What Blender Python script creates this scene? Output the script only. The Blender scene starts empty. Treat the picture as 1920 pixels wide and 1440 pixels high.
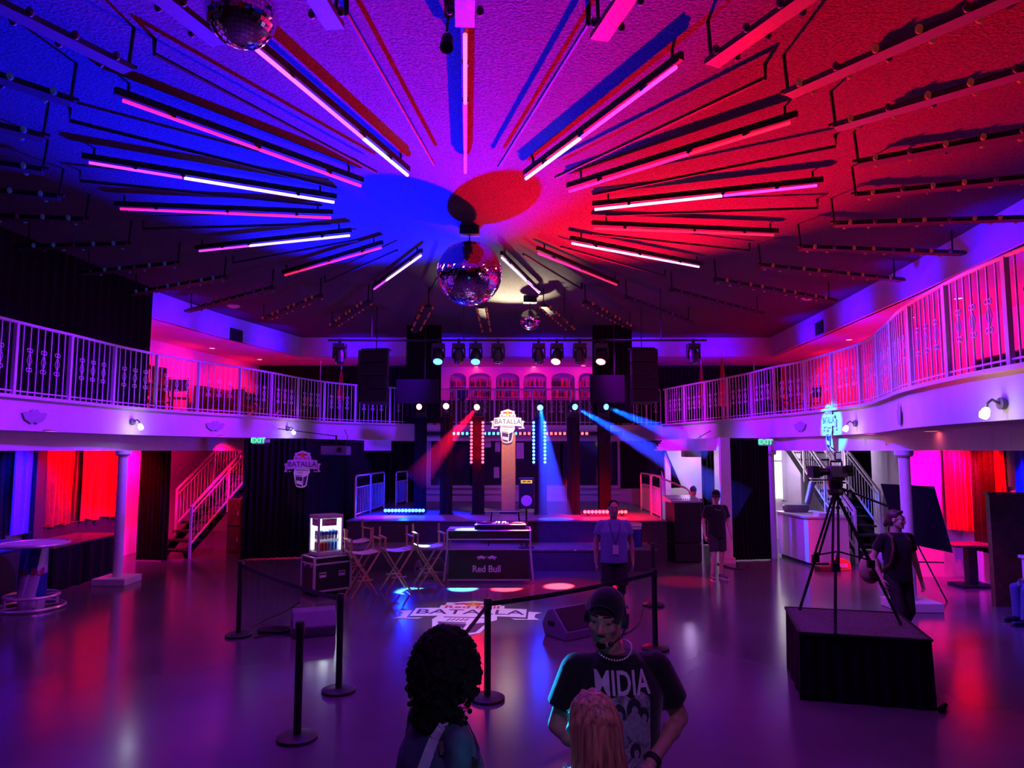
import bpy, bmesh, math, random
from mathutils import Vector, Matrix, Euler
from mathutils.bvhtree import BVHTree
R = math.radians; PI = math.pi
random.seed(7)
SC = bpy.context.scene; COL = SC.collection

# ------------------------------------------------------------------ camera
FOCAL, HORIZON, EYE = 1330.0, 845.0, 2.5          # pixels of a 1920x1440 frame, metres
PITCH = math.atan((HORIZON-720)/FOCAL)
cam_data = bpy.data.cameras.new('camera'); cam = bpy.data.objects.new('camera', cam_data); COL.objects.link(cam)
cam.location = (0,0,EYE); cam.rotation_euler = (PI/2+PITCH,0,0)
cam_data.sensor_width = 36; cam_data.lens = FOCAL/1920*36; cam_data.clip_start = .05
SC.camera = cam
def ray(px,py):
    a = (px-960)/FOCAL; b = (720-py)/FOCAL; c,s = math.cos(PITCH),math.sin(PITCH)
    return Vector((a, c-b*s, s+b*c))
def G(px,py,z=0.0):                                # the point of a horizontal plane seen at a pixel
    r = ray(px,py); t = (z-EYE)/r.z; return Vector((r.x*t, r.y*t, z))
def D(px,py,Y):                                    # the point at depth Y seen at a pixel
    r = ray(px,py); t = Y/r.y; return Vector((r.x*t, Y, EYE+r.z*t))

# ------------------------------------------------------------------ world, view, lights
SC.view_settings.view_transform = 'Standard'; SC.view_settings.look = 'None'
SC.view_settings.exposure = 0.0; SC.view_settings.gamma = 1.0; SC.view_settings.use_curve_mapping = False
cy = SC.cycles
cy.max_bounces = 6; cy.diffuse_bounces = 3; cy.glossy_bounces = 4; cy.transmission_bounces = 4; cy.volume_bounces = 0
cy.caustics_reflective = False; cy.caustics_refractive = False; cy.sample_clamp_indirect = 3.0; cy.sample_clamp_direct = 0
cy.use_denoising = True
W = bpy.data.worlds.new('world'); SC.world = W; W.use_nodes = True
W.node_tree.nodes['Background'].inputs[0].default_value = (.02,.01,.05,1); W.node_tree.nodes['Background'].inputs[1].default_value = .3

RED=(1,.0,.015); PINKRED=(1,.0,.10); BLUE=(.0,.012,1); CYAN=(.0,.25,1); PURPLE=(.22,.0,1); VIOLET=(.40,.0,1); WHITE=(1,.95,.9); WARM=(1,.78,.5)
def lamp(kind, name, loc, energy, color, size=.1, target=None, spot=60, blend=.5, shape=None, spec=1.0):
    l = bpy.data.lights.new(name, kind); l.energy = energy; l.color = color
    o = bpy.data.objects.new(name, l); COL.objects.link(o); o.location = loc
    if kind == 'AREA':
        if shape: l.shape = 'RECTANGLE'; l.size, l.size_y = shape
        else: l.size = size
    else: l.shadow_soft_size = size
    if kind == 'SPOT': l.spot_size = R(spot); l.spot_blend = blend
    l.specular_factor = spec
    if target is not None: o.rotation_euler = (Vector(target)-Vector(loc)).to_track_quat('-Z','Y').to_euler()
    return o
CX, CY, ZT, ZC = -.72, 10.7, 6.0, 6.2              # centre of the ceiling rosette, tube height, ceiling height
# stage uplights throw the blue and red wash over the ceiling
lamp('SPOT','uplight_blue',(-2.7,17.6,1.3),95000,(.0,.003,1),.12,(-2.5,9.6,6.2),46,1.0)
lamp('SPOT','uplight_red',(2.4,17.2,1.3),42000,(1,.0,.02),.12,(2.0,8.6,6.2),54,1.0)
# added violet spots without fixtures below the ceiling ring, aimed at the balcony fronts
def front(x,y,tx,ty,tz,e,c=PURPLE,spot=46): lamp('SPOT','fill_wash',(x,y,5.72),e,c,.2,(tx,ty,tz),spot,.8,spec=.3)
for ty in (8.5,11.5,14.5): front(-2.6,ty-.5,-7.4,ty,3.0,1900,(.20,.0,1))
front(-2.0,15.5,-6.2,17.0,3.0,1900,(.20,.0,1)); front(-1.6,17.2,-4.6,20.6,3.0,1600,(.15,.0,1))
front(1.0,8.0,5.1,8.0,2.9,1500,(.05,.02,1)); front(1.4,10.5,5.9,10.6,2.9,1900,(.10,.02,1)); front(1.8,13.2,6.25,13.6,2.9,2300,(.13,.01,1)); front(1.8,15.8,6.0,16.6,2.9,2200,(.2,.0,1)); front(1.6,17.4,5.1,20.6,2.9,1700,(.55,.0,1))
# added fill spots over the floor, no fixtures modelled
lamp('SPOT','fill_wash',(-.7,7,5.7),520,(.14,.0,1),.3,(-.4,6.6,0),120,.9,spec=.2)
lamp('SPOT','fill_wash',(-4.5,9,5.7),90,(.8,.0,.7),.3,(-4.7,9,0),110,.9,spec=.2)
lamp('SPOT','fill_wash',(3.6,9.5,5.7),200,(.45,.02,1),.3,(4.0,9.6,0),110,.9,spec=.2)
lamp('SPOT','fill_wash',(2.4,4.6,5.7),110,(.32,.01,1),.3,(2.6,5,0),110,.9,spec=.2)
# blue cove light washing the upper fascias from the balcony side
for p,t in (((-7.3,16.5,5.2),(-8.3,16.9,5.8)),((-7.0,18.5,5.2),(-8.0,18.9,5.8)),((-6.4,20.8,5.2),(-7.5,21.2,5.8)),((-5,21.9,5.2),(-5,23,5.75)),((-2,21.9,5.2),(-2,23,5.75)),((1,21.9,5.2),(1,23,5.75)),((4,21.9,5.2),(4,23,5.75)),((6.5,21.9,5.2),(6.5,23,5.75)),((7.4,19.5,5.2),(8.4,19.5,5.8)),((7.2,16.5,5.2),(8.2,16.5,5.8)),((7.0,13.5,5.2),(8,13.5,5.8)),((6.7,10.8,5.2),(7.7,10.8,5.8)),((6.4,8.2,5.2),(7.4,8.2,5.8))):
    lamp('SPOT','cove_light',p,190,(.03,.0,1),.08,t,110,1)
# red downlights over the balcony and the bar
for p in ((-9.3,14.5),(-9.1,17.6),(-8.95,20.6),(-8.4,23.6),(9.3,22.0),(9.3,19.3),(9.1,16.2),(9.0,13.6),(8.9,11),(8.8,8.5)):
    lamp('SPOT','balcony_downlight_lamp',(p[0],p[1],5.5),270,(1,.0,.04) if p[0]<0 else RED,.05,(p[0]*1.06,p[1],3.2),150,.5)
    lamp('SPOT','balcony_glow',(p[0]*.96,p[1],4.7),95,(1,.0,.06),.1,(p[0]*1.3,p[1],4.6),140,.8)
for x in (-1.3,.85,2.6):
    lamp('SPOT','bar_downlight_lamp',(x,24.8,5.5),46,(1,.0,.10),.05,(x,25.9,3.9),150,.6); lamp('SPOT','bar_glow',(x,24.0,4.3),14,(1,.0,.5),.1,(x,26,5.2),120,.8)
# pools of light in front of the booth: two blue and two red wash heads
YL = 16.0; PZ = D(960,638,YL).z                     # the lighting pipe over the stage front
POOLS = [((822,668),(770,1108),BLUE,(.10,.5,1),52000),((892,667),(868,1103),BLUE,(.10,.5,1),52000),((1043,667),(950,1103),RED,(1,.06,.10),60000),((1128,664),(1048,1099),RED,(1,.06,.10),70000)]
for a,b,c0,c1,e in POOLS:
    p = D(a[0],660,YL); p.z = PZ-.375; q = G(*b); p = p+(q-p).normalized()*.24
    lamp('SPOT','wash_head_lamp',p,e,c1,.03,q,6.6,.5,spec=.4)
    lamp('SPOT','wash_head_spill',p,1500,c0,.06,q,22,1,spec=.2)
# red and blue stage wash
lamp('SPOT','stage_wash_blue',(-2.2,19.9,4.4),6500,BLUE,.1,(-2.3,17.4,.9),50,.9)
lamp('SPOT','stage_wash_red',(2.3,15.9,4.4),4600,RED,.1,(2.3,17.2,.9),44,.9)
lamp('SPOT','stage_fill_violet',(.2,16.5,5.4),320,(.30,.0,1),.2,(.3,21.5,1.4),95,.9)
lamp('SPOT','stage_fill_violet',(.1,12.4,5.0),2600,(.04,.0,1),.2,(.3,16,.5),50,.9)  # both violet spots are added fill, no fixture hangs there
lamp('POINT','led_bar_lamp',(2.3,16.8,1.2),110,RED,.1); lamp('POINT','led_bar_lamp',(-2.6,17.25,1.2),190,BLUE,.1)
lamp('SPOT','floor_streak',(-6,12.5,5.3),1500,BLUE,.05,G(556,1278),6,.6)
# below the balconies: red wash on the walls, blue at the outer ends
lamp('SPOT','under_balcony_red',(-7.9,15.6,2.66),520,RED,.08,(-9.3,15.4,1.6),150,.9)
lamp('SPOT','under_balcony_red',(-8.1,14.3,2.66),240,RED,.08,(-9.3,14.4,1.7),110,.9)
lamp('SPOT','under_balcony_red',(-8.6,17.2,2.6),520,(1,.0,.13),.08,(-9.3,17.3,1.4),140,.9)
lamp('POINT','under_balcony_red',(-7.3,20.2,2.3),160,(1,.0,.12),.1)
lamp('SPOT','under_balcony_red',(-6.7,16.9,2.66),240,(1,.0,.08),.08,(-7.7,18.3,.8),95,.9)
lamp('SPOT','under_balcony_blue',(-8.5,12.9,2.66),420,BLUE,.08,(-9.3,13.4,1.3),95,.9)
lamp('SPOT','under_balcony_red',(8.55,13.85,2.6),620,(1,.0,.24),.08,(8.5,14.4,1.0),140,.9)
lamp('SPOT','under_balcony_red',(8.4,13.1,2.66),260,RED,.08,(8.95,13.6,1.2),120,.9)
lamp('SPOT','under_balcony_blue',(8.5,12.1,2.66),380,BLUE,.08,(9.0,12.1,1.2),90,.9); lamp('SPOT','under_balcony_blue',(8.0,9.9,2.6),260,BLUE,.08,(7.7,10.4,.3),52,.9)
lamp('POINT','stair_light',(8.4,19.6,2.5),90,(.75,.5,1),.15)
lamp('POINT','stair_light',(6.6,18.6,2.45),70,(.85,.7,1),.15)
lamp('POINT','backstage_light',(4.9,19.9,2.3),26,(.75,.5,1),.15)
lamp('SPOT','window_daylight',(6.25,18.3,1.8),60,(1,.97,.9),.3,(6.1,15.5,.0),110,.9)
lamp('SPOT','stage_edge_red',(3.4,16.0,4.6),1500,RED,.06,G(1285,1090),16,.8,spec=.3)
# added cyan rim spots behind the talking group, warm pin spot on the small mirror ball, sign spots
lamp('SPOT','rim_light',(-2.3,10,5.0),40000,(.0,.42,1),.05,(.16,3.45,1.22),4.4,.4); lamp('SPOT','rim_light',(-1.0,10,5.0),90000,(.0,.5,1),.05,(.12,2.5,1.40),2.6,.4)
lamp('SPOT','pin_spot',(.2,18.2,4.6),3600,WARM,.05,(.0,16.4,6.2),62,1)
lamp('SPOT','sign_spot',(-.05,16.6,4.7),480,(1,.62,.3),.05,(-.1,17.9,2.9),34,.8)
lamp('SPOT','drape_sign_spot',(-4.2,13.2,5.6),300,(.7,.35,1),.05,(-4.87,16.4,2.1),8,.5)
lamp('SPOT','floor_sign_spot',(-.6,9.0,5.7),900,(.62,.5,1),.05,(-.6,11.0,0),26,.7,spec=.1)
lamp('SPOT','projection_decal_lamp',(1.0,12.2,5.6),9000,(.0,.35,1),.04,(6.28,14.0,3.0),9,.6)
lamp('SPOT','fill_wash',(.8,-.6,5.4),260,(.55,.16,1),.4,(.1,4.2,.9),42,1,spec=.2)  # soft front fill added behind the camera, unseen
lamp('SPOT','floor_corner',(-5,4.5,5.5),260,BLUE,.1,G(30,1430),40,1,spec=.2)
lamp('SPOT','right_fill',(1.5,7.5,5.7),900,(.45,.07,1),.2,(5.4,12,.9),60,.9,spec=.3)  # added fill toward the right side, without a fixture

# ------------------------------------------------------------------ materials
def mat(name,col,rough=.55,metal=0.0,emit=None,es=0.0,nz=.12,scale=18.0,bump=0.0,spec=.5,trans=0.0,rvar=0.0,sheen=0.0):
    m = bpy.data.materials.new(name); m.use_nodes = True; nt = m.node_tree; b = nt.nodes['Principled BSDF']
    b.inputs['Roughness'].default_value = rough; b.inputs['Metallic'].default_value = metal
    b.inputs['Specular IOR Level'].default_value = spec
    if trans: b.inputs['Transmission Weight'].default_value = trans
    if sheen: b.inputs['Sheen Weight'].default_value = sheen
    tc = nt.nodes.new('ShaderNodeTexCoord'); n = nt.nodes.new('ShaderNodeTexNoise')
    n.inputs['Scale'].default_value = scale; n.inputs['Detail'].default_value = 4; nt.links.new(tc.outputs['Object'],n.inputs['Vector'])
    r = nt.nodes.new('ShaderNodeValToRGB')
    r.color_ramp.elements[0].position = .3; r.color_ramp.elements[1].position = .7
    r.color_ramp.elements[0].color = tuple(c*(1-nz) for c in col)+(1,); r.color_ramp.elements[1].color = tuple(min(1,c*(1+nz)) for c in col)+(1,)
    nt.links.new(n.outputs['Fac'],r.inputs['Fac']); nt.links.new(r.outputs['Color'],b.inputs['Base Color'])
    if rvar:
        mr = nt.nodes.new('ShaderNodeMapRange'); mr.inputs['To Min'].default_value = max(.02,rough-rvar); mr.inputs['To Max'].default_value = rough+rvar
        nt.links.new(n.outputs['Fac'],mr.inputs['Value']); nt.links.new(mr.outputs['Result'],b.inputs['Roughness'])
    if bump:
        bp = nt.nodes.new('ShaderNodeBump'); bp.inputs['Strength'].default_value = bump; bp.inputs['Distance'].default_value = .02
        nt.links.new(n.outputs['Fac'],bp.inputs['Height']); nt.links.new(bp.outputs['Normal'],b.inputs['Normal'])
    if emit:
        b.inputs['Emission Color'].default_value = tuple(emit)+(1,); b.inputs['Emission Strength'].default_value = es
    return m
def glow(name,col,es,sample=False):
    m = mat(name,(.6,.6,.6),.4,emit=col,es=es)
    if not sample: m.cycles.emission_sampling = 'NONE'
    return m
def stripes(m,scale,dist,strength,dirn='X'):        # cloth folds as bump
    nt = m.node_tree; w = nt.nodes.new('ShaderNodeTexWave'); w.bands_direction = dirn; w.inputs['Scale'].default_value = scale; w.inputs['Distortion'].default_value = dist
    bp = nt.nodes.new('ShaderNodeBump'); bp.inputs['Strength'].default_value = strength; bp.inputs['Distance'].default_value = .03
    tc = [n for n in nt.nodes if n.type=='TEX_COORD'][0]
    nt.links.new(tc.outputs['Object'],w.inputs['Vector']); nt.links.new(w.outputs['Fac'],bp.inputs['Height']); nt.links.new(bp.outputs['Normal'],nt.nodes['Principled BSDF'].inputs['Normal'])
    return m
m_floor = mat('polished_concrete',(.105,.10,.108),.18,nz=.12,scale=.9,spec=.5,rvar=.03)
m_ceil = mat('popcorn_ceiling',(.085,.083,.085),.95,nz=.3,scale=34,bump=.8,spec=.1)
m_wall = mat('white_plaster',(.72,.70,.72),.8,nz=.05,scale=3,bump=.08,spec=.2)
m_dkwall = mat('dark_wall',(.03,.03,.035),.8,nz=.2)
m_white = mat('white_painted_metal',(.72,.72,.75),.45,nz=.06)
m_black = mat('black_plastic',(.012,.012,.014),.45,nz=.3)
m_mblack = mat('matte_black_metal',(.015,.015,.017),.6,nz=.3,spec=.3)
m_drape = stripes(mat('black_drape',(.010,.010,.012),.95,nz=.3,spec=.1),2.2,2.5,.6)
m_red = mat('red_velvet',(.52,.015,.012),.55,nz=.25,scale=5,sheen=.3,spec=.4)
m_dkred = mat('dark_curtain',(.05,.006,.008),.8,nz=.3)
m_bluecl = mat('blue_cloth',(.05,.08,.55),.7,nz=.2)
m_alu = mat('brushed_aluminium',(.66,.66,.70),.34,metal=.35,nz=.08)
m_chrome = mat('chrome',(.8,.8,.82),.2,metal=.55,nz=.03)
m_wood = mat('dark_wood',(.10,.045,.025),.5,nz=.4,scale=9)
m_ltwood = mat('varnished_pale_wood',(.50,.30,.16),.5,nz=.25,scale=12)
m_paper = mat('paper',(.7,.7,.72),.8,nz=.05)
m_carpet = mat('grey_carpet',(.12,.11,.13),.95,nz=.4,scale=60,bump=.3,spec=.1)
m_stage = mat('stage_deck',(.16,.16,.17),.35,nz=.25,scale=4)
m_glass = mat('dark_window_glass',(.04,.035,.06),.05,nz=.05,spec=.8)
m_skin = mat('skin',(.42,.235,.165),.5,nz=.08,scale=30,bump=.05)
m_skin2 = mat('fair_skin',(.58,.36,.28),.5,nz=.06,scale=30,bump=.05)
m_hairdk = mat('dark_hair',(.008,.006,.006),.85,nz=.4,scale=40,spec=.15)
m_hairbl = mat('blonde_hair',(.42,.25,.13),.42,nz=.4,scale=60)
def strands(m,k=(70,70,2.5)):
    nt=m.node_tree; tc=[n for n in nt.nodes if n.type=='TEX_COORD'][0]; no=[n for n in nt.nodes if n.type=='TEX_NOISE'][0]; mp=nt.nodes.new('ShaderNodeMapping'); mp.inputs['Scale'].default_value=k; nt.links.new(tc.outputs['Object'],mp.inputs['Vector']); nt.links.new(mp.outputs['Vector'],no.inputs['Vector']); no.inputs['Scale'].default_value=1.0
    bp=nt.nodes.new('ShaderNodeBump'); bp.inputs['Strength'].default_value=.8; bp.inputs['Distance'].default_value=.01; nt.links.new(no.outputs['Fac'],bp.inputs['Height']); nt.links.new(bp.outputs['Normal'],nt.nodes['Principled BSDF'].inputs['Normal']); return m
m_hairbl = strands(mat('blonde_hair',(.36,.22,.12),.4,nz=.75))
m_hairbr = mat('brown_hair',(.05,.026,.018),.5,nz=.4,scale=40)
m_tee = mat('black_cotton',(.009,.009,.011),.9,nz=.2,scale=30,bump=.15,spec=.2,sheen=.25)
m_bluetee = mat('blue_cotton',(.16,.20,.48),.85,nz=.12,scale=30,bump=.15)
m_dkpant = mat('dark_trousers',(.02,.02,.026),.85,nz=.2,scale=25,bump=.1)
m_jean = mat('blue_denim',(.06,.09,.24),.85,nz=.2,scale=40)
m_teal = mat('teal_jacket',(.035,.085,.115),.8,nz=.25,scale=22,bump=.15)
m_fur = mat('pale_fur',(.5,.5,.55),.9,nz=.2,scale=60,bump=.5)
m_eye = mat('eye',(.16,.15,.15),.2,nz=.02)
m_orange = mat('orange_plastic',(.75,.28,.04),.5,nz=.1)
m_mirror = mat('mirror_tiles',(.86,.86,.9),.05,metal=1.0,nz=.05)
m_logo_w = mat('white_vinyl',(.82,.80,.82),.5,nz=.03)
m_logo_d = mat('ink_blue_vinyl',(.03,.02,.09),.5,nz=.05)
m_logo_r = mat('red_vinyl',(.62,.015,.03),.5,nz=.05)
m_logo_y = mat('yellow_vinyl',(.85,.55,.03),.5,nz=.05)
m_logo_g = mat('silver_vinyl',(.85,.83,.88),.4,nz=.05)
m_canblue = mat('can_blue',(.02,.04,.32),.3,metal=.4,nz=.05)
m_cansil = mat('can_silver',(.7,.7,.75),.3,metal=.5,nz=.05)
m_gold = mat('gold_panel',(.52,.32,.15),.4,metal=.3,nz=.08)
m_tread = mat('stair_carpet',(.012,.010,.014),.95,nz=.3)
g_blue = glow('blue_led',(.06,.40,1),3.5); g_red = glow('red_led',(1,.09,.08),3.5); g_white = glow('white_led',(.95,.97,1),8)
g_redlamp = glow('red_lamp_lens',(1,.25,.2),8); g_warm = glow('warm_bulb',(1,.9,.65),7); g_cool = glow('cool_bulb',(.9,.9,1),9)
g_exit = glow('exit_green',(.0,.85,.25),1.3); g_dimred = glow('dim_red_bulb',(1,.08,.05),.35); g_dimblue = glow('dim_blue_bulb',(.1,.3,1),.3)
g_win = glow('daylight_window',(1,.97,.92),2.2,True); g_fridge = glow('fridge_tube',(.8,.92,1),14,True)
# ------------------------------------------------------------------ mesh builder
class MB:
    def __init__(s): s.v=[]; s.f=[]; s.mi=[]; s.k=0; s.M=Matrix()
    def add(s,vs,fs):
        b=len(s.v); s.v += [tuple(s.M@Vector(v)) for v in vs]
        s.f += [tuple(b+i for i in f) for f in fs]; s.mi += [s.k]*len(fs); return s
    def box(s,x0,x1,y0,y1,z0,z1):
        return s.add([(x0,y0,z0),(x1,y0,z0),(x1,y1,z0),(x0,y1,z0),(x0,y0,z1),(x1,y0,z1),(x1,y1,z1),(x0,y1,z1)],
            [(0,3,2,1),(4,5,6,7),(0,1,5,4),(1,2,6,5),(2,3,7,6),(3,0,4,7)])
    def cb(s,c,d): return s.box(c[0]-d[0]/2,c[0]+d[0]/2,c[1]-d[1]/2,c[1]+d[1]/2,c[2]-d[2]/2,c[2]+d[2]/2)
    def bar(s,p,q,w,h,up=(0,0,1)):                 # rectangular bar from p to q
        p=Vector(p); q=Vector(q); t=(q-p).normalized(); u=Vector(up)
        if abs(t.dot(u))>.98: u=Vector((0,1,0))
        a=t.cross(u).normalized()*w/2; b=a.cross(t).normalized()*h/2
        vs=[p-a-b,p+a-b,p+a+b,p-a+b,q-a-b,q+a-b,q+a+b,q-a+b]
        return s.add(vs,[(0,3,2,1),(4,5,6,7),(0,1,5,4),(1,2,6,5),(2,3,7,6),(3,0,4,7)])
    def tube(s,path,r,n=8,closed=False):
        P=[Vector(p) for p in path]; m=len(P); rr=r if isinstance(r,(list,tuple)) else [r]*m
        vs=[]; u=None
        for i in range(m):
            a=P[(i-1)%m] if (closed or i>0) else P[i]; b=P[(i+1)%m] if (closed or i<m-1) else P[i]
            t=(b-a).normalized()
            if u is None:
                u=t.cross(Vector((0,0,1)));
                if u.length<.1: u=t.cross(Vector((1,0,0)))
            u=(u-t*u.dot(t)).normalized(); w=t.cross(u)
            for k in range(n):
                an=2*PI*k/n; vs.append(P[i]+(u*math.cos(an)+w*math.sin(an))*rr[i])
        fs=[]
        for i in range(m if closed else m-1):
            j=(i+1)%m
            for k in range(n): fs.append((i*n+k,i*n+(k+1)%n,j*n+(k+1)%n,j*n+k))
        if not closed: fs += [tuple(range(n-1,-1,-1)),tuple((m-1)*n+k for k in range(n))]
        return s.add(vs,fs)
    def cyl(s,p,q,r,r2=None,n=14): return s.tube([p,q],[r,r if r2 is None else r2],n)
    def lathe(s,prof,n=20,c=(0,0,0)):               # profile of (radius, z)
        vs=[]; fs=[]
        for r,z in prof:
            for k in range(n): vs.append((c[0]+r*math.cos(2*PI*k/n),c[1]+r*math.sin(2*PI*k/n),c[2]+z))
        for i in range(len(prof)-1):
            for k in range(n): fs.append((i*n+k,i*n+(k+1)%n,(i+1)*n+(k+1)%n,(i+1)*n+k))
        fs += [tuple(range(n-1,-1,-1)),tuple((len(prof)-1)*n+k for k in range(n))]
        return s.add(vs,fs)
    def prism(s,poly,z0,z1):                        # polygon in XY, extruded along Z
        n=len(poly); vs=[(x,y,z0) for x,y in poly]+[(x,y,z1) for x,y in poly]
        return s.add(vs,[tuple(range(n-1,-1,-1)),tuple(range(n,2*n))]+[(i,(i+1)%n,n+(i+1)%n,n+i) for i in range(n)])
    def ell(s,c,r,n=14,m=9,rot=None):
        vs=[(0,0,-1)]; fs=[]; r=(r,r,r) if not isinstance(r,(tuple,list)) else r
        for i in range(1,m):
            a=-PI/2+PI*i/m
            for k in range(n): vs.append((math.cos(a)*math.cos(2*PI*k/n),math.cos(a)*math.sin(2*PI*k/n),math.sin(a)))
        vs.append((0,0,1)); L=len(vs)-1
        for k in range(n): fs.append((0,1+(k+1)%n,1+k)); fs.append((L,L-n+k,L-n+(k+1)%n))
        for i in range(m-2):
            for k in range(n): fs.append((1+i*n+k,1+i*n+(k+1)%n,1+(i+1)*n+(k+1)%n,1+(i+1)*n+k))
        Q=Matrix.Translation(Vector(c))@(rot.to_4x4() if rot else Matrix())@Matrix.Diagonal((r[0],r[1],r[2],1))
        return s.add([Q@Vector(v) for v in vs],fs)
    def cap(s,p,q,r0,r1,n=12):                      # tapered capsule
        p=Vector(p); q=Vector(q); t=(q-p); L=t.length; t=t.normalized() if L>1e-6 else Vector((0,0,1))
        path=[]; rr=[]
        for i in range(1,5): a=PI/2*(1-i/4); path.append(p-t*r0*math.sin(a)); rr.append(max(r0*math.cos(a),.0005))
        for i in range(0,4): a=PI/2*i/4; path.append(q+t*r1*math.sin(a)); rr.append(max(r1*math.cos(a),.0005))
        path.append(q+t*r1); rr.append(.0005); path.insert(0,p-t*r0); rr.insert(0,.0005)
        return s.tube(path,rr,n)
    def loft(s,secs,n=24,e=2.3):                    # sections (z, cx, cy, rx, ry), superellipse rings
        vs=[]; fs=[]
        for z,cx_,cy_,rx,ry in secs:
            for k in range(n):
                a=2*PI*k/n; c,d=math.cos(a),math.sin(a)
                vs.append((cx_+rx*math.copysign(abs(c)**(2/e),c),cy_+ry*math.copysign(abs(d)**(2/e),d),z))
        for i in range(len(secs)-1):
            for k in range(n): fs.append((i*n+k,i*n+(k+1)%n,(i+1)*n+(k+1)%n,(i+1)*n+k))
        fs += [tuple(range(n-1,-1,-1)),tuple((len(secs)-1)*n+k for k in range(n))]
        return s.add(vs,fs)
    def grid(s,fn,nu,nv,thick=0.0):                 # surface fn(u,v); given a thickness it becomes a closed sheet
        vs=[Vector(fn(i/nu,j/nv)) for j in range(nv+1) for i in range(nu+1)]; w=nu+1
        fs=[(j*w+i,j*w+i+1,(j+1)*w+i+1,(j+1)*w+i) for j in range(nv) for i in range(nu)]
        if thick:
            nr=[Vector() for _ in vs]
            for f in fs:
                k=(vs[f[1]]-vs[f[0]]).cross(vs[f[3]]-vs[f[0]])
                if k.length>0:
                    for i in f: nr[i]+=k.normalized()
            L=len(vs); back=[v-(k.normalized()*thick if k.length else Vector()) for v,k in zip(vs,nr)]
            fs2=[tuple(L+i for i in reversed(f)) for f in fs]
            bd=[i for i in range(nu+1)]+[(j*w+nu) for j in range(1,nv+1)]+[nv*w+i for i in range(nu-1,-1,-1)]+[j*w for j in range(nv-1,0,-1)]
            sd=[(bd[(i+1)%len(bd)],bd[i],L+bd[i],L+bd[(i+1)%len(bd)]) for i in range(len(bd))]
            return s.add(vs+back,fs+fs2+sd)
        return s.add(vs,fs)
    def mesh(s,name,sharp=35):
        me=bpy.data.meshes.new(name); me.from_pydata(s.v,[],s.f); me.polygons.foreach_set('material_index',s.mi)
        bm=bmesh.new(); bm.from_mesh(me); bmesh.ops.recalc_face_normals(bm,faces=bm.faces); bm.to_mesh(me); bm.free()
        me.polygons.foreach_set('use_smooth',[True]*len(me.polygons)); me.set_sharp_from_angle(angle=R(sharp)); me.update(); return me
    def build(s,name,m,parent=None,bev=0,sharp=35):
        me=s.mesh(name,sharp)
        for x in (m if isinstance(m,(list,tuple)) else [m]): me.materials.append(x)
        return link(name,me,parent,bev)
def link(name,me,parent=None,bev=0):
    o=bpy.data.objects.new(name,me); COL.objects.link(o)
    if parent: o.parent=parent
    if bev:
        b=o.modifiers.new('bevel','BEVEL'); b.width=bev; b.segments=2; b.limit_method='ANGLE'
    return o
def organic(mb,name,m,parent=None,voxel=.012,smooth=4):  # weld overlapping volumes into one continuous skin
    o=bpy.data.objects.new('tmp',mb.mesh('tmp')); COL.objects.link(o)
    r=o.modifiers.new('r','REMESH'); r.mode='VOXEL'; r.voxel_size=voxel; r.use_smooth_shade=True
    if smooth: q=o.modifiers.new('s','SMOOTH'); q.factor=.5; q.iterations=smooth
    dg=bpy.context.evaluated_depsgraph_get(); dg.update()
    me=bpy.data.meshes.new_from_object(o.evaluated_get(dg)); bpy.data.objects.remove(o)
    me.name=name; me.materials.clear(); me.materials.append(m); me.polygons.foreach_set('use_smooth',[True]*len(me.polygons))
    return link(name,me,parent)
def tag(o,label=None,cat=None,group=None,kind=None):
    if label: o['label']=label
    if cat: o['category']=cat
    if group: o['group']=group
    if kind: o['kind']=kind
    return o
def thing(name,label,cat,loc=(0,0,0),rz=0,group=None):
    o=bpy.data.objects.new(name,None); COL.objects.link(o); o.location=loc; o.rotation_euler=(0,0,rz); o.empty_display_size=.1
    return tag(o,label,cat,group)
def dup(root,loc=None,rz=None,label=None,group=None):   # a copy of a thing with copies of its parts and sub-parts
    r=root.copy(); COL.objects.link(r)
    if loc is not None: r.location=loc
    if rz is not None: r.rotation_euler=(0,0,rz)
    if label: r['label']=label
    if group: r['group']=group
    for ch in list(root.children):
        c=ch.copy(); COL.objects.link(c); c.parent=r
        for g in list(ch.children):
            d=g.copy(); COL.objects.link(d); d.parent=c
    return r
def struct(o): o['kind']='structure'; return o
def text(s,size,m,name,parent=None,mtx=None,depth=.002,xs=1.0,bold=0.0):
    c=bpy.data.curves.new('t','FONT'); c.body=s; c.size=size; c.align_x='CENTER'; c.align_y='CENTER'; c.extrude=depth; c.offset=bold; c.resolution_u=3
    o=bpy.data.objects.new('t',c); COL.objects.link(o); dg=bpy.context.evaluated_depsgraph_get(); dg.update()
    me=bpy.data.meshes.new_from_object(o.evaluated_get(dg)); bpy.data.objects.remove(o); bpy.data.curves.remove(c)
    me.transform((mtx or Matrix())@Matrix.Diagonal((xs,1,1,1))); me.materials.clear(); me.materials.append(m)
    return link(name,me,parent)
def T(x,y,z): return Matrix.Translation((x,y,z))
def RX(a): return Matrix.Rotation(R(a),4,'X')
def RY(a): return Matrix.Rotation(R(a),4,'Y')
def RZ(a): return Matrix.Rotation(R(a),4,'Z')
UPRIGHT=RX(90)                                     # XY artwork stood up, facing -Y
def smooth_path(pts,n):                            # Catmull-Rom through points
    P=[Vector(p) for p in pts]; P=[2*P[0]-P[1]]+P+[2*P[-1]-P[-2]]; out=[]
    for i in range(1,len(P)-2):
        for k in range(n):
            t=k/n; a,b,c,d=P[i-1],P[i],P[i+1],P[i+2]
            out.append(.5*((2*b)+(c-a)*t+(2*a-5*b+4*c-d)*t*t+(3*b-a-3*c+d)*t**3))
    return out+[P[-2]]
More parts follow.
